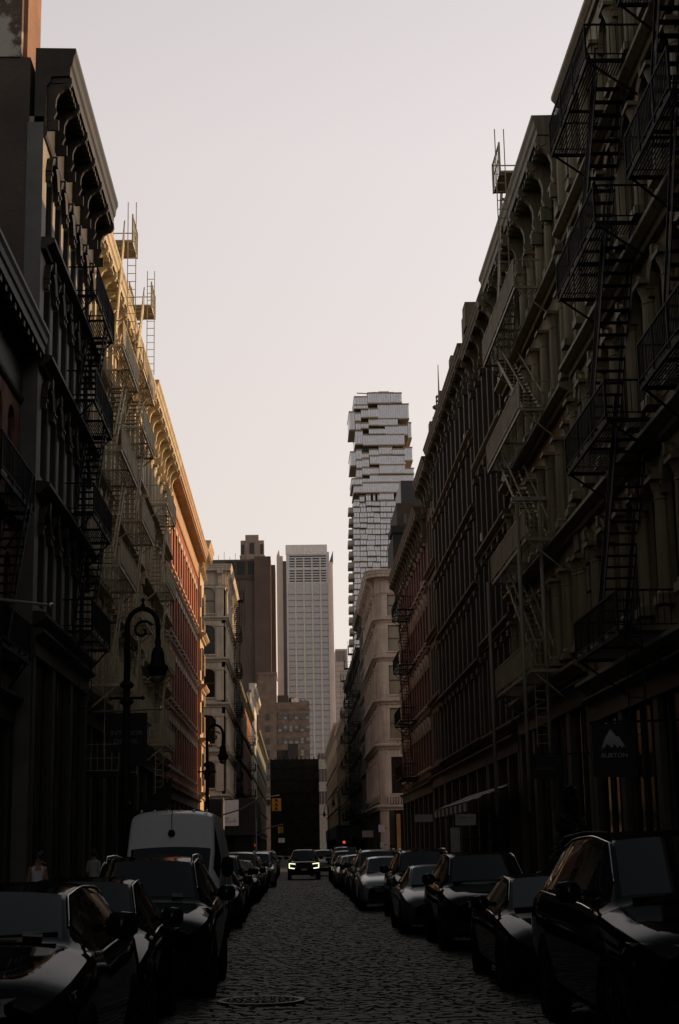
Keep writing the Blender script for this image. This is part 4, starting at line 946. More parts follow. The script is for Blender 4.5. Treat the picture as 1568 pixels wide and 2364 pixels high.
    for s in (-1, 1):
        g = M(); zl = zn - .13
        P0 = [(s * w1 * .52, -.028, zl - .05), (s * w1 * .93, .10, zl - .04), (s * (w1 + .035), .34, zl + .06), (s * w1 * .95, .14, zl + .07), (s * w1 * .55, -.012, zl + .055)]
        g.prism(P0, (s * .004, .1, .004)); ho = g.build('headlight', LAMP, root)
        if led:
            g = M(); x0, x1 = s * w1 * .58, s * w1 * .99; zz = zl
            g.bar((x0, -.06, zz + .05), (x1, -.02, zz + .09), .05, .05); g.bar((x1, -.02, zz + .1), (x1, -.02, zz - .19), .05, .055); g.bar((x1, -.02, zz - .17), (x0 + s * .05, -.06, zz - .21), .05, .055)
            g.build('daytime_light', LED, ho)
        # mirror
        g = M(); mx_, my_, mz_ = s * (W + .03), y_c + .42 * sy, (zc + .12 if kind != 'van' else zc + .2)
        hh = .10 if kind != 'van' else .2
        g.tube([(mx_ - s * .14, my_ + .02, mz_ - .02), (mx_ - s * .0, my_, mz_)], .03, 6)
        g.lathe([(.0, -hh), (.07, -hh * .92), (.115, -hh * .5), (.12, hh * .3), (.09, hh * .85), (.0, hh)], (mx_ + s * .07, my_, mz_), 10)
        g.build('mirror', P_BLACK if kind != 'van' else PLASTIC, root, True)
    for s in (-1, 1):
        kw = [i for i, (k, t) in enumerate(seg) if (k == ic and t > .3) or (k >= ir and k < irr) or (k == irr and t < .4)] if kind != 'van' else []
        if kw:
            g = M(); pt = lambda i, j: (s * (half_profile(rows[i])[j][0] + .006), rows[i][0], half_profile(rows[i])[j][2 - 1] + .004)
            g.tube([pt(i, 8) for i in kw], .011, 5); g.tube([pt(i, 13) for i in kw], .011, 5); g.build('window_trim', CHROME, root, True)
    # wipers, cowl, rails, sticker
    g = M(); g.bar((-.62, y_c + .05, zt_c + .02), (.05, y_c + .1, zt_c + .05), .02); g.bar((-.05, y_c + .05, zt_c + .02), (.6, y_c + .12, zt_c + .045), .02); g.build('wiper', PLASTIC, root)
    if rails:
        i0, i1 = [rows[[i for i, s in enumerate(seg) if s[0] == k][0]] for k in (ir, irr)]
        for s in (-1, 1):
            g = M(); x = s * i0[4] * .96; y0, y1 = i0[0] + .1, i1[0] + .25
            g.tube([(x, y0, i0[8] + .01), (x, y0 + .12, i0[8] + .095), (x, (y0 + y1) / 2, (i0[8] + i1[8]) / 2 + .125), (x, y1 - .12, i1[8] + .10), (x, y1, i1[8] + .0)], .022, 6); g.build('roof_rail', PLASTIC if rails == 1 else CHROME, root, True)
    t = .08; ra, rb = rows[[i for i, s in enumerate(seg) if s[0] == ic][0]], rows[[i for i, s in enumerate(seg) if s[0] == ir][0]]
    def wsp(x, t, off=.012):
        y = ra[0] + (rb[0] - ra[0]) * t; we = ra[4] + (rb[4] - ra[4]) * t; f = abs(x) / we
        ze, zt = ra[8] + (rb[8] - ra[8]) * t, ra[9] + (rb[9] - ra[9]) * t
        return (x, y - off, ze + (zt - ze) * max(0, 1 - f ** 2.2) + off)
    if kind != 'van':
        g = M()
        for s0, s1, a, c in ((.36, .50, .1, .19),): g.face(wsp(s0, a), wsp(s1, a), wsp(s1, c), wsp(s0, c))
        g.build('window_sticker', mat('sticker_paper', (.085, .12, .10), .5), root)
    root['len'] = rows[-1][0]
    return root
def all_parts(o):
    for c in o.children: yield c; yield from all_parts(c)
def set_paint(root, p):
    for c in all_parts(root):
        if c.data and len(c.data.materials) and c.data.materials[0] and c.data.materials[0].name.startswith('paint_'):
            c.material_slots[0].link = 'OBJECT'; c.material_slots[0].material = p
PROT = {}
def car(key, x, y, label, pnt, group, rz=0.0):
    kind = dict(sedan=('sedan', 'parked_car', 'car', 1, 1, 1), coupe=('sedan', 'parked_car', 'car', 1.0, .96, .96), hatch=('sedan', 'parked_car', 'car', .97, .9, 1.05), suv=('suv', 'parked_suv', 'suv', 1, 1, 1), midsuv=('suv', 'parked_suv', 'suv', .98, .97, .97),
                bigsuv=('suv', 'parked_suv', 'suv', 1.07, 1.17, 1.10), cross=('cross', 'parked_suv', 'suv', .97, .95, .905), van=('van', 'parked_van', 'van', 1, 1, 1), driven=('suv', 'driving_suv', 'suv', 1.02, 1.03, 1.03))[key]
    if key not in PROT:
        r = make_car(*kind, rails=(2 if key == 'suv' else 1 if key in ('bigsuv', 'driven') else False), led=key == 'driven', plate=key != 'van'); PROT[key] = r
    else: r = dup(PROT[key])
    r.location = (x, y, .03); r.rotation_euler = (0, 0, rz); tag(r, label, None, group); set_paint(r, pnt)
    return r
GL, GR = 'cars parked along the left kerb', 'cars parked along the right kerb'
XL, XR = -2.12, 3.58
c0 = car('cross', -2.28, 10.0, 'black crossover nearest the camera at the bottom left, cut by the picture edge', P_BLACK, GL)
car('hatch', -2.25, 14.75, 'black car second in the left row, behind the nearest crossover', P_BLACK, GL)
car('suv', -1.95, 19.3, 'black suv with roof rails parked in front of the white van', P_BLACK, GL)
vn = car('van', XL - .28, 29.6, 'white high-roofed van rising above the cars on the left', P_WHITE, GL)
g = M(); g.tube([(0, 1.75, 2.19), (0, 1.66, 2.4), (0, 1.9, 2.62)], .008, 5); g.lathe([(.0, -.07), (.06, -.05), (.075, 0), (.05, .06), (0, .08)], (0, 1.64, 2.12), 10); g.build('camera_pod', PLASTIC, vn)
g = M()
for k in range(6): g.lathe([(.03, 0), (.03, .04), (0, .05)], (-.65 + k * .26, 2.3, 2.54), 6)
g.build('marker_light', LAMP, vn)
g = M()
for s_ in (-1, 1):
    for y_ in (1.5, 2.7, 4.2): g.box(s_ * 1.0 - .004, s_ * 1.0 + .004, y_, y_ + .025, .42, 1.35)
    g.box(s_ * 1.0 - .006, s_ * 1.0 + .006, .9, 5.7, .62, .70)
g.build('door_seam', PLASTIC, vn)
car('sedan', XL - .05, 37.0, 'dark sedan mostly hidden behind the white van', P_NAVY, GL)
car('midsuv', XL - .1, 42.6, 'dark suv with a bright bonnet just past the white van', P_BLACK, GL)
car('hatch', XL - .12, 48.6, 'small dark car with a blue reflection in its windshield, left row', P_NAVY, GL)
car('sedan', XL - .02, 54.2, 'black sedan third past the white van on the left', P_BLACK, GL)
car('suv', XL - .05, 60.2, 'grey suv between the dark sedan and the silver hatchback, left row', P_GREY, GL)
car('hatch', XL + .05, 66.3, 'small silver hatchback in the left row', P_SILVER, GL)
car('midsuv', XL + .28, 76.0, 'silver suv with its whole front showing at the far end of the left row', P_SILVER, GL)
car('sedan', XL + .1, 82.5, 'white sedan tucked behind the silver suv on the left', P_WHITE, GL)
for k, (y, ky, p, l) in enumerate(((88.5, 'midsuv', P_GREY, 'grey suv far down the left row, behind the white sedan'), (95, 'sedan', P_SILVER, 'pale sedan far down the left row, behind the grey suv'), (101.5, 'suv', P_BLACK, 'black suv in the far left row level with the oncoming car'),
        (108, 'sedan', P_WHITE, 'white sedan farthest but one in the left row before the crossing'), (114.5, 'midsuv', P_SILVER, 'silver suv last in the left row before the crossing'))):
    car(ky, XL + .1, y, l, p, GL)
car('bigsuv', 3.62, 12.5, 'large black suv with chrome-edged windows nearest the camera on the right', P_BLACK, GR)
car('coupe', XR - .12, 19.3, 'low black sedan parked behind the large suv on the right', P_BLACK, GR)
car('midsuv', XR - .12, 27.3, 'black crossover third in the right row', P_BLACK, GR)
car('coupe', 3.12, 32.9, 'grey low sedan with a blue tinted windshield, right row', P_GREY, GR)
car('suv', 3.35, 39.2, 'dark suv whose roof shows above the blue-tinted sedan', P_NAVY, GR)
car('hatch', 2.75, 46.0, 'silver hatchback with a bright bonnet in the right row', P_SILVER, GR)
car('suv', 2.85, 52.2, 'grey suv directly behind the silver hatchback on the right', P_GREY, GR)
car('sedan', 2.85, 59.0, 'black sedan with amber lamps beside it, right row', P_BLACK, GR)
car('hatch', 2.8, 65.5, 'small grey car behind the black sedan on the right', P_GREY, GR)
car('sedan', 2.75, 72, 'silver sedan low among the far cars on the right', P_SILVER, GR)
car('sedan', 2.8, 79, 'dark sedan far down the right row', P_NAVY, GR)
car('midsuv', 2.85, 86, 'black suv in the right row before the dark van', P_BLACK, GR)
v2 = car('bigsuv', XR - .35, 99, 'wide dark boxy truck with a pale roof edge, far right row', P_NAVY, GR)
v2['category'] = 'truck'
dr = car('driven', .56, 95.5, 'black suv driving towards the camera with bright c-shaped headlights', P_BLACK, None)
car('suv', 2.0, 108, 'white suv following the black suv with lit headlights', P_WHITE, None).name = 'driving_suv'
g = M(); g.lathe([(0, -.06), (.07, -.04), (.07, .04), (0, .06)], (-.86, -.05, .86), 8); g.build('turn_signal', AMBER, v2)

# ================================================================== STREET FURNITURE
LPM = mat('lamp_post_iron', (.012, .013, .010), .6, .3, 5, spec=.12)
def lamp_post(x, y, label, side=1, h=6.9):
    t = thing('street_lamp', label, 'street lamp', (x, y, .13), 'bishop crook street lamps')
    m = M(); m.lathe([(.26, 0), (.26, .12), (.2, .2), (.19, .8), (.22, .85), (.14, 1.0), (.12, 1.3)], n=12); m.build('base', LPM, t, True)
    m = M(); m.lathe([(.11, 1.2), (.09, 2.5), (.075, h - 1.7)], n=10)
    for z in (2.6, h - 2.1, h - 1.75): m.lathe([(.09, z - .05), (.15, z), (.15, z + .05), (.09, z + .12)], n=10)
    m.bar((-.32, 0, h - 2.0), (.32, 0, h - 2.0), .05); m.lathe([(0, -.06), (.06, 0), (0, .06)], (-.34, 0, h - 2.0), 8); m.lathe([(0, -.06), (.06, 0), (0, .06)], (.34, 0, h - 2.0), 8)
    m.build('post', LPM, t, True)
    s = side; R = .33
    pts = [(0, 0, h - 1.7), (0, 0, h - .45)] + [(s * (R - R * math.cos(a)), 0, h - .45 + R * 1.15 * math.sin(a)) for a in [k * PI / 10 for k in range(1, 11)]] + [(s * 2 * R, 0, h - .7)]
    m = M(); m.tube(pts, [.07, .06] + [.055] * 10 + [.05], 8)
    sp = [(s * (R + (.24 - .017 * k) * math.cos(.5 + k * .55)), 0, h - .55 + (.24 - .017 * k) * math.sin(.5 + k * .55)) for k in range(14)]
    m.tube(sp, .03, 6); sp2 = [(s * (.16 + (.09 - .007 * k) * math.cos(2 + k * .6)), 0, h - .92 + (.09 - .007 * k) * math.sin(2 + k * .6)) for k in range(11)]
    m.tube(sp2, .02, 6); m.lathe([(.02, -.02), (.06, .06), (.02, .14), (.05, .2), (0, .26)], (s * R, 0, h - .08), 8)
    m.build('crook', LPM, t, True)
    m = M(); zz = h - .7
    m.lathe([(.05, .02), (.07, -.1), (.06, -.2), (.1, -.24), (.135, -.34), (.15, -.5), (.16, -.56), (.22, -.62), (.235, -.68), (.2, -.7), (.19, -.8), (.14, -.84)], (s * 2 * R, 0, zz), 14); lu = m.build('luminaire', LPM, t, True)
    m = M(); m.lathe([(.15, -.84), (.15, -.9), (.1, -.97), (0, -1.0)], (s * 2 * R, 0, zz), 12); m.build('lamp_globe', glass('frosted_globe', (.10, .10, .105), .4), lu, True)
    return t
lamp_post(-3.55, 33.6, 'black bishop crook street lamp nearest the camera on the left kerb')
lamp_post(-3.6, 66.0, 'black bishop crook lamp silhouetted against the cream corner building')
lamp_post(5.15, 180, 'small bishop crook lamp past the crossing, nearer of the two on the right', -1, 8.0)
lamp_post(5.15, 236, 'small bishop crook lamp farther down the right kerb', -1, 8.0)
YEL = mat('signal_yellow', (.42, .24, .02), .5, .15, 3); RED_ON = mat('red_lamp', (.6, .05, .02), .4, .0, emit=(1.0, .10, .04, .7)); LENS = mat('dark_lens', (.02, .015, .012), .3)
def signal(loc, label, faces=('n',), lit=None, s=1.0):
    t = thing('traffic_light', label, 'traffic light', loc, 'traffic lights at the crossings')
    for f in faces:
        dx, dy, rz = {'n': (0, -.22, 0), 'w': (-.3, 0, PI / 2), 'e': (.28, .0, -PI / 2), 's': (0, .22, PI)}[f]
        m = M(); m.box(-.17 * s, .17 * s, -.1, .1, -.55 * s, .55 * s); o = put('housing', m.mesh('housing', YEL), t, (dx, dy, 0), rz)
        for k in range(3):
            z = (.36 - .36 * k) * s
            l = M(); l.lathe([(.12 * s, -.01), (.12 * s, .012), (0, .02)], n=12); me = l.mesh('lens', RED_ON if lit == k else LENS); me.transform(Matrix.Rotation(PI / 2, 4, 'X')); put('lens', me, o, (0, -.1, z))
            v = M()
            for j in range(9): a0, a1 = -.3 + j * .42, -.3 + (j + 1) * .42; v.face((.14 * s * math.cos(a0), -.1, z + .14 * s * math.sin(a0)), (.14 * s * math.cos(a1), -.1, z + .14 * s * math.sin(a1)), (.14 * s * math.cos(a1), -.32, z + .14 * s * math.sin(a1)), (.14 * s * math.cos(a0), -.32, z + .14 * s * math.sin(a0)))
            v.build('visor', YEL, o)
    return t
def mast(x, y, tip, label, h):
    t = thing('signal_mast', label, 'signal pole', (x, y, .13)); m = M(); m.lathe([(.2, 0), (.17, .5), (.1, .6), (.09, h + .6), (.04, h + .8)], n=10); m.build('pole', mat('pole_steel', (.05, .05, .05), .45), t, True)
    m = M(); m.tube([(0, 0, h - .7), ((tip[0] - x) * .3, 0, h - .3), ((tip[0] - x) * .65, 0, tip[1] - .35), (tip[0] - x, 0, tip[1] - .13)], [.07, .06, .05, .035], 8); m.tube([(0, 0, h + .5), ((tip[0] - x) * .65, 0, tip[1] - .3)], .015, 5); m.build('arm', mat('pole_steel', (.05, .05, .05), .45), t, True)
    return t
mast(-6.1, 137.0, (-1.25, 6.4), 'steel signal mast reaching over the road in front of the white banner', 5.4)
signal((-1.5, 137.1, 5.6), 'yellow two-faced traffic light hanging high over the crossing', ('w', 'e', 'n'), s=.95)
mast(-3.9, 162.6, (-1.1, 4.35), 'pale signal arm beyond the crossing carrying the lower yellow light', 4.0)
signal((-1.25, 162.7, 3.75), 'small yellow traffic light on the lower far signal arm', ('w', 'n'), s=.6)
sg = thing('road_sign', 'small white regulation sign hung below the traffic lights', 'road sign', (-1.3, 162.3, 2.72))
m = M(); m.box(-.32, .32, -.015, .015, -.22, .22); m.build('panel', mat('sign_white', (.5, .52, .55), .5), sg)
m = M(); m.bar((0, .03, .22), (0, .03, 1.2), .03); m.build('hanger', LPM, sg)
def text(s, size, loc, parent, m_, name='lettering', rot=(PI / 2, 0, 0), ext=.004, sx=1):
    c = bpy.data.curves.new(name, 'FONT'); c.body = s; c.size = size; c.align_x = 'CENTER'; c.align_y = 'CENTER'; c.extrude = ext
    o = bpy.data.objects.new(name, c); COL.objects.link(o)
    me = bpy.data.meshes.new_from_object(o.evaluated_get(bpy.context.evaluated_depsgraph_get())); bpy.data.objects.remove(o)
    me.materials.clear(); me.materials.append(m_)
    o = put(name, me, parent, loc); o.rotation_euler = rot; o.scale = (sx, 1, 1)
    return o
INK = mat('ink_black', (.01, .01, .01), .6); CHALK = mat('sign_lettering_grey', (.32, .32, .33), .6)
text('ONLY', .2, (0, -.022, .08), sg, INK); text('BUS', .16, (0, -.022, -.11), sg, INK)
for (x, y, z, l) in ((-4.0, 165.0, 2.3, 'red pedestrian signal glowing on the left past the crossing'), (5.3, 170, 2.45, 'red signal glowing on the right past the crossing')):
    t = thing('pedestrian_signal', l, 'traffic light', (x, y, z)); m = M(); m.box(-.22, .22, -.1, .1, -.22, .22); m.build('housing', BLACK, t)
    m = M(); m.lathe([(.15, 0), (.15, .012), (0, .02)], n=12); me = m.mesh('lens', RED_ON); me.transform(Matrix.Rotation(PI / 2, 4, 'X')); put('lens', me, t, (0, -.1, 0)); m = M(); m.lathe([(.06, -z + .1), (.05, -.22)], (0, .05, 0), 8); m.build('pole', LPM, t)

# hanging banners and signs
CANV = mat('black_banner', (.008, .0085, .008), .8, .2, 2); WCAN = mat('white_banner', (.62, .58, .58), .8, .08, 2)
t = thing('banner_sign', 'black hanging banner with a grey mountain emblem and the word BURTON', 'banner', (8.19, 40, 4.14))
m = M(); m.box(-.56, .56, -.012, .012, -.69, .66); m.build('banner', CANV, t)
def mpt(px, py): return ((px - 1130) * .00186, (430 - py) * .00186 + .0)          # emblem drawing units
mt = [(948, 458), (965, 380), (1010, 270), (1090, 150), (1165, 250), (1205, 255), (1260, 350), (1303, 430), (1278, 395), (1262, 378), (1242, 412), (1210, 372), (1178, 412), (1135, 352), (1098, 412), (1078, 385), (1030, 350), (1000, 405), (975, 395)]
m = M(); m.prism([(mpt(a, c)[0], -.016, mpt(a, c)[1]) for a, c in mt], (0, .003, 0)); m.build('mountain_emblem', CHALK, t)
text('BURTON', .155, (0, -.016, -.15), t, CHALK, sx=1.08)
m = M(); m.bar((-.6, 0, .7), (1.35, 0, .72), .05); m.build('bracket', LPM, t)
t = thing('banner_sign', 'low black hanging sign with faint lettering, left of the mountain banner', 'banner', (8.09, 50, 4.2))
m = M(); m.box(-.52, .52, -.012, .012, -.36, .36); m.build('banner', CANV, t); text('monsaint', .15, (-.1, -.016, -.03), t, mat('faint_lettering', (.07, .07, .07), .6))
m = M(); m.bar((-.55, 0, .4), (1.4, 0, .42), .05); m.build('bracket', LPM, t)
t = thing('banner_sign', 'black hanging banner reading INTERIOR DEFINE under the flag pole', 'banner', (-6.33, 60, 6.05))
m = M(); m.box(-.78, .78, -.012, .012, -1.05, .95); m.build('banner', CANV, t); lm_ = mat('dim_lettering', (.12, .125, .13), .6)
text('INTERIOR', .235, (0, -.016, .19), t, lm_, sx=1.2); text('DEFINE', .235, (-.03, -.016, -.13), t, lm_, sx=1.2)
def flagpole(x0, z0, x1, z1, y, label):
    t = thing('flag_pole', label, 'flag pole', (x0, y, z0)); m = M(); m.tube([(0, 0, 0), (x1 - x0, 0, z1 - z0)], [.05, .035], 8); m.build('pole', mat('pale_pole', (.22, .21, .2), .5), t, True)
    m = M(); m.lathe([(0, -.08), (.06, -.05), (.08, 0), (.06, .05), (0, .08)], (x1 - x0, 0, z1 - z0), 10); m.build('finial', mat('brass_ball', (.7, .62, .45), .25, metal=.8), t, True)
flagpole(-7.85, 7.05, -5.05, 7.15, 60.0, 'pale flag pole carrying the black interior banner')
flagpole(-7.85, 8.0, -5.9, 7.75, 38.0, 'pale flag pole at the left edge of the street, with no flag')
t = thing('flag', 'dark furled flag slanting out from the red brick block', 'flag', (-7.9, 78, 3.8))
m = M(); m.prism([(0, 0, -.2), (1.9, 0, 1.5), (1.9, 0, .4), (1.0, 0, -.6), (.2, 0, -1.1)], (0, .06, 0)); m.build('cloth', CANV, t); m = M(); m.tube([(0, .03, -.25), (2.0, .03, 1.6)], .03, 6); m.build('pole', LPM, t)
t = thing('banner_sign', 'white hanging banner with the handwritten word Rails', 'banner', (-6.35, 159.6, 5.5))
m = M(); m.box(-.80, .80, -.015, .015, -1.28, 1.28); m.build('banner', WCAN, t); m = M(); m.bar((-.9, .05, 1.3), (.85, .05, 1.34), .06); m.build('bracket', LPM, t)
hand = [(-.62, -.62), (-.52, -.5), (-.3, -.46), (-.18, -.55), (-.3, -.68), (-.44, -.72), (-.3, -.76), (-.12, -.98), (.02, -.86), (.02, -.78), (-.08, -.82), (-.02, -.94), (.1, -.9), (.16, -.78), (.18, -.92), (.28, -.88), (.42, -.6), (.4, -.5), (.34, -.7), (.36, -.92), (.48, -.86), (.58, -.74), (.5, -.84), (.6, -.92), (.46, -.97)]
m = M(); m.tube([(a, -.025, c) for a, c in hand], .016, 5); m.tube([(-.5, -.025, -1.02), (-.42, -.025, -.8), (-.32, -.025, -.5)], .018, 5); m.build('lettering', INK, t)
# sidewalk sheds
SHED = mat('shed_black', (.010, .010, .009), .85, .3)
for x0, x1, y0, y1, z0, z1, l in ((-12.5, -3.9, 160.4, 186, 3.3, 6.9, 'black sidewalk shed wrapped round the foot of the cream corner building'), (5.2, 8.9, 196, 262, 3.0, 4.6, 'long black sidewalk shed along the far right row'), (-7.6, -6.0, 101, 128, 3.2, 4.4, 'dark canopy along the shops of the red brick block')):
    t = thing('sidewalk_shed', l, 'sidewalk shed'); m = M(); m.box(x0, x1, y0, y1, z0, z1); m.build('deck', SHED, t)
    yy = y0 + .3
    while yy < y1: q = M(); xx = x1 - .15 if x0 < 0 else x0 + .15; q.box(xx - .06, xx + .06, yy - .06, yy + .06, .1, z0); q.build('post', SHED, t); yy += 5
# striped awning and pale signs, right
t = thing('awning', 'black awning with pale stripes over a shop on the right', 'awning'); AW = [mat('awning_black', (.012, .012, .012), .8), mat('awning_white', (.50, .49, .47), .8)]
for i in range(7):
    a, c = i / 7, (i + 1) / 7; m = M(); P_ = lambda s, y: (9.2 - 1.9 * s, y, 4.35 - .75 * s)
    m.hexa([P_(a, 66), P_(c, 66), P_(c, 82), P_(a, 82)] + [tuple(Vector(p) + Vector((0, 0, .04))) for p in (P_(a, 66), P_(c, 66), P_(c, 82), P_(a, 82))]); m.build('stripe', AW[i % 2], t)
for i in range(16): m = M(); m.box(7.28, 7.31, 66 + i, 67 + i, 3.25, 3.58); m.build('valance', AW[i % 2], t)
PSG = mat('pale_sign', (.32, .32, .34), .7, .15, 2)
def plain_sign(a, c, Yd, label, th=.06):
    p, q = at(*a, Yd), at(*c, Yd); t = thing('shop_sign', label, 'shop sign', ((p.x + q.x) / 2, Yd, (p.z + q.z) / 2)); w_, h_ = abs(q.x - p.x) / 2, abs(p.z - q.z) / 2
    m = M(); m.box(-w_, w_, -th / 2, th / 2, -h_, h_); m.build('panel', PSG, t); m = M(); m.bar((w_, 0, 0), (max(w_ + .3, 9.4 - t.location.x), 0, 0), .05); m.build('bracket', LPM, t); return t
plain_sign((957, 1880), (999, 1896), 84, 'pale blank hanging sign left of the striped awning')
t = plain_sign((1051, 1879), (1099, 1904), 66, 'pale hanging sign with small capitals right of the striped awning'); text('SANDRO SS MS', .11, (0, -.035, .08), t, INK, sx=.8)
plain_sign((1040, 1910), (1063, 1966), 68, 'tall pale sandwich panel below the striped awning', .1)
for a, c, Yd, l in (((824, 1918), (838, 1938), 205, 'small pale sign under the far black shed'), ((836, 1917), (862, 1932), 175, 'grey hanging sign beside the far black shed'), ((874, 1903), (888, 1920), 166, 'white notice by the foot of the rounded corner building'), ((878, 1944), (886, 1955), 165.0, 'pinkish notice by the door of the rounded corner building')): plain_sign(a, c, Yd - 4, l)
m = M(); m.box(10.6, 11.0, 164.3, 164.9, .1, 5.2); o = m.build('orange_door_panel', mat('warm_doorway', (.30, .16, .05), .6)); tag(o, 'warm orange door panel at the foot of the rounded corner building', 'door')  # plain box in an orange base colour

# ================================================================== TREE AND PEOPLE
t = thing('conifer', 'dark potted conifer on the right sidewalk behind the parked cars', 'tree', (7.35, 42, .13))
m = M(); m.tube([(0, 0, .4), (.02, 0, 1.8), (0, 0, 3.1)], [.07, .05, .015], 7); m.build('trunk', mat('bark', (.05, .035, .025), .9, .4, 8), t)
m = M(); m.lathe([(.3, 0), (.42, .55), (.45, .55), (.45, .62), (.36, .62), (.34, .5)], n=14); m.build('planter', mat('planter_black', (.02, .02, .02), .6), t)
NEED = [mat('needles_dark', (.018, .030, .018), .7, .4, 6), mat('needles_mid', (.032, .050, .028), .7, .4, 6)]
rt = random.Random(9)
for kk in range(2):
    m = M()
    for i in range(900):
        h = rt.uniform(.55, 3.15); rad = (1 - (h - .5) / 2.75) * .95 * (.75 + .25 * math.sin(h * 9)) ; r = rad * math.sqrt(rt.uniform(.08, 1.05)); a = rt.uniform(0, 2 * PI)
        c = Vector((r * math.cos(a), r * math.sin(a), h - r * .25)); d = Vector((math.cos(a + rt.uniform(-.6, .6)), math.sin(a + rt.uniform(-.6, .6)), rt.uniform(-.6, .4))).normalized() * rt.uniform(.1, .2); s_ = d.cross(Vector((rt.uniform(-1, 1), rt.uniform(-1, 1), 1))).normalized() * rt.uniform(.025, .05)
        m.face(c - s_, c + d * .5 - s_ * 1.4, c + d, c + d * .5 + s_ * 1.4, c + s_)
    m.build('crown', NEED[kk], t)

def person(loc, rz, label, top, bottom, skin, hair, arms=0.0, tank=False, tall=1.74, sleeve=True):
    k = tall / 1.74
    t = thing('person', label, 'person', loc); t.rotation_euler = (0, 0, rz)
    V = []; E = []; Rr = []
    def add(p, r, par=None):
        V.append((p[0] * k, p[1] * k, p[2] * k)); Rr.append(r * k)
        if par is not None: E.append((par, len(V) - 1))
        return len(V) - 1
    pel = add((0, 0, .93), (.15)); wst = add((0, 0, 1.08), .135, pel); ch = add((0, .01, 1.28), .155, wst); up = add((0, 0, 1.42), .12, ch); nk = add((0, 0, 1.50), .056, up); hd = add((0, -.01, 1.60), .085, nk); add((0, -.015, 1.69), .088, hd)
    for s in (-1, 1):
        hp = add((s * .09, 0, .88), .105, pel); kn = add((s * .10, -.02 + s * .04, .50), .065, hp); an = add((s * .10, .02 + s * .10, .09), .045, kn); add((s * .105, -.13 + s * .10, .045), .04, an)
        sh = add((s * .17, 0, 1.405), .068, up); el = add((s * .215, .03, 1.12), .048, sh); wr = add((s * .20, -.08 - arms, .90 + arms), .034, el); hn = add((s * .19, -.11 - arms, .82 + arms), .04, wr)
    me = bpy.data.meshes.new('person_body'); me.from_pydata(V, E, []); me.update()
    o = bpy.data.objects.new('body', me); COL.objects.link(o)
    sk = o.modifiers.new('skin', 'SKIN'); sk.use_smooth_shade = True; o.modifiers.new('smooth', 'SUBSURF').levels = 2
    for i, sv in enumerate(me.skin_vertices[0].data): sv.radius = (Rr[i], Rr[i] * (.72 if i in (pel, wst, ch, up) else 1)); sv.use_root = i == 0
    dg = bpy.context.evaluated_depsgraph_get(); ev = o.evaluated_get(dg); nm = bpy.data.meshes.new_from_object(ev); bpy.data.objects.remove(o)
    nm.materials.clear()
    for q in (skin, top, bottom, mat('shoe_dark', (.02, .02, .02), .6)): nm.materials.append(q)
    for p in nm.polygons:
        c = p.center / k; i = 0
        if c.z < .09: i = 3
        elif c.z < .98 and abs(c.x) < .185: i = 2
        elif c.z < 1.47 and abs(c.x) < .15: i = 1
        elif .98 <= c.z < 1.45 and (abs(c.x) < .3) and sleeve and c.z > 1.15: i = 1
        if tank and i == 1 and c.z > 1.36 and (abs(c.x) < .06 or abs(c.x) > .12): i = 0
        p.material_index = i; p.use_smooth = True
    put('body', nm, t)
    m = M(); m.lathe([(.0, .115), (.06, .1), (.098, .04), (.103, -.02), (.09, -.07), (.04, -.09)], (0, .018 * k, 1.665 * k), 12); m.build('hair', hair, t, True)
    m = M(); m.lathe([(0, -.02), (.014, -.01), (.01, .02), (0, .03)], (0, -.098 * k, 1.63 * k), 6); m.build('nose', skin, t, True)
    m = M()
    for s in (-1, 1): m.lathe([(0, -.03), (.012, -.02), (.014, .015), (0, .03)], (s * .09 * k, 0, 1.63 * k), 6)
    m.build('ear', skin, t, True)
    return t
SK1, SK2 = mat('skin_light', (.30, .17, .11), .6, .1), mat('skin_tan', (.22, .12, .07), .6, .1)
WTOP = mat('white_cotton', (.58, .58, .60), .85, .1, 4); GTOP = mat('grey_cotton', (.36, .36, .36), .85, .1, 4); JEAN = mat('dark_denim', (.02, .022, .03), .9); HAIR = mat('dark_hair', (.012, .009, .007), .6)
person((-5.75, 36, .13), .3, 'person in a white tank top on the left sidewalk', WTOP, JEAN, SK1, HAIR, tank=True, sleeve=False, tall=1.66)
person((-5.75, 46, .13), PI - .5, 'person in a pale grey shirt walking away on the left sidewalk', GTOP, JEAN, SK2, HAIR, arms=.12)
person((-6.5, 41, .13), -.4, 'person in black clothes between the two pale shirts on the left sidewalk', mat('black_cotton', (.015, .015, .016), .9), JEAN, SK2, HAIR, tall=1.72)
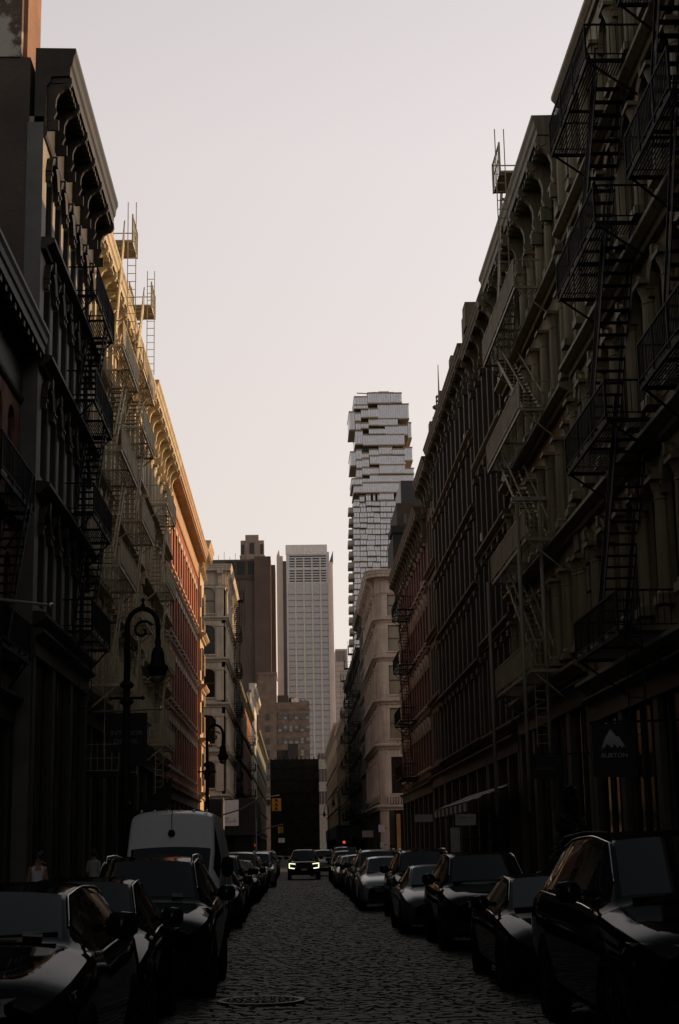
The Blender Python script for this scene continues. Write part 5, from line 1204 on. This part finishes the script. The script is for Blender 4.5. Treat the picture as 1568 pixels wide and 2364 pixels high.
person((5.6, 92, .13), .2, 'person in dark clothes standing on the right sidewalk far off', mat('black_cotton', (.015, .015, .016), .9), JEAN, SK1, HAIR, tall=1.8)

PIPE = mat('pale_pipe_paint', (.24, .22, .17), .5, .2, 2, streak=.3)
t = thing('vent_pipes', 'pair of tall pale pipes under a cross bar before the right cream building', 'pipes')
for x, y in ((8.15, 54.6), (8.95, 54.6)): m = M(); m.tube([(x, y, 2.9), (x, y, 13.9)], .075, 10); m.build('pipe', PIPE, t, True)
m = M(); m.box(7.95, 9.2, 54.5, 54.7, 13.9, 14.05); m.build('cross_bar', PIPE, t)
t = thing('vent_pipes', 'single tall pale pipe at the far end of the right hand cream fire escape', 'pipes'); m = M(); m.tube([(8.1, 63.2, 3.0), (8.1, 63.2, 12.4)], .07, 10); m.build('pipe', PIPE, t, True)
t = thing('guard_rail', 'thin pale guard rail over the shop front left of the interior banner', 'railing')
m = M()
for z in (4.75, 5.2, 5.7): m.bar((-8.0, 58, z), (-6.4, 58, z), .025)
for i in range(7): m.bar((-7.95 + i * .26, 58, 4.75), (-7.95 + i * .26, 58, 5.8 if i == 3 else 5.4), .022)
m.build('rail', PIPE, t); m = M(); m.box(-8.0, -6.4, 57.6, 58.4, 4.5, 4.7); m.build('ledge', SHED, t)

# ------------------------------------------------------------------ the same street beside and behind the camera
far_bldg('tan building beside the camera at the right, before the tall cream one', right(9.5, -14.0), 40.9, 26.5, 12, 1.6, IRON_GREY, floors(7.0, 4, 4.6, 3.2), IRON_GREY, curtain=0)
far_bldg('brown building beside the camera at the left, before the low red stucco one', left(8.0, -14.0), 43.9, 24.0, 12, 1.6, BROWN_STONE, floors(7.0, 4, 4.2, 3.0), BROWN_STONE, curtain=0)
far_bldg('brick building behind the camera on the right', right(9.5, -62.0), 47.9, 26.0, 14, 1.6, BRICK_RED_DULL, floors(7.0, 4, 4.6, 3.2), BROWN_STONE, curtain=0, name='brick_building')
far_bldg('stone building behind the camera on the left', left(8.0, -62.0), 47.9, 26.0, 14, 1.6, BROWN_DARK, floors(7.0, 4, 4.6, 3.2), BROWN_STONE, curtain=0)
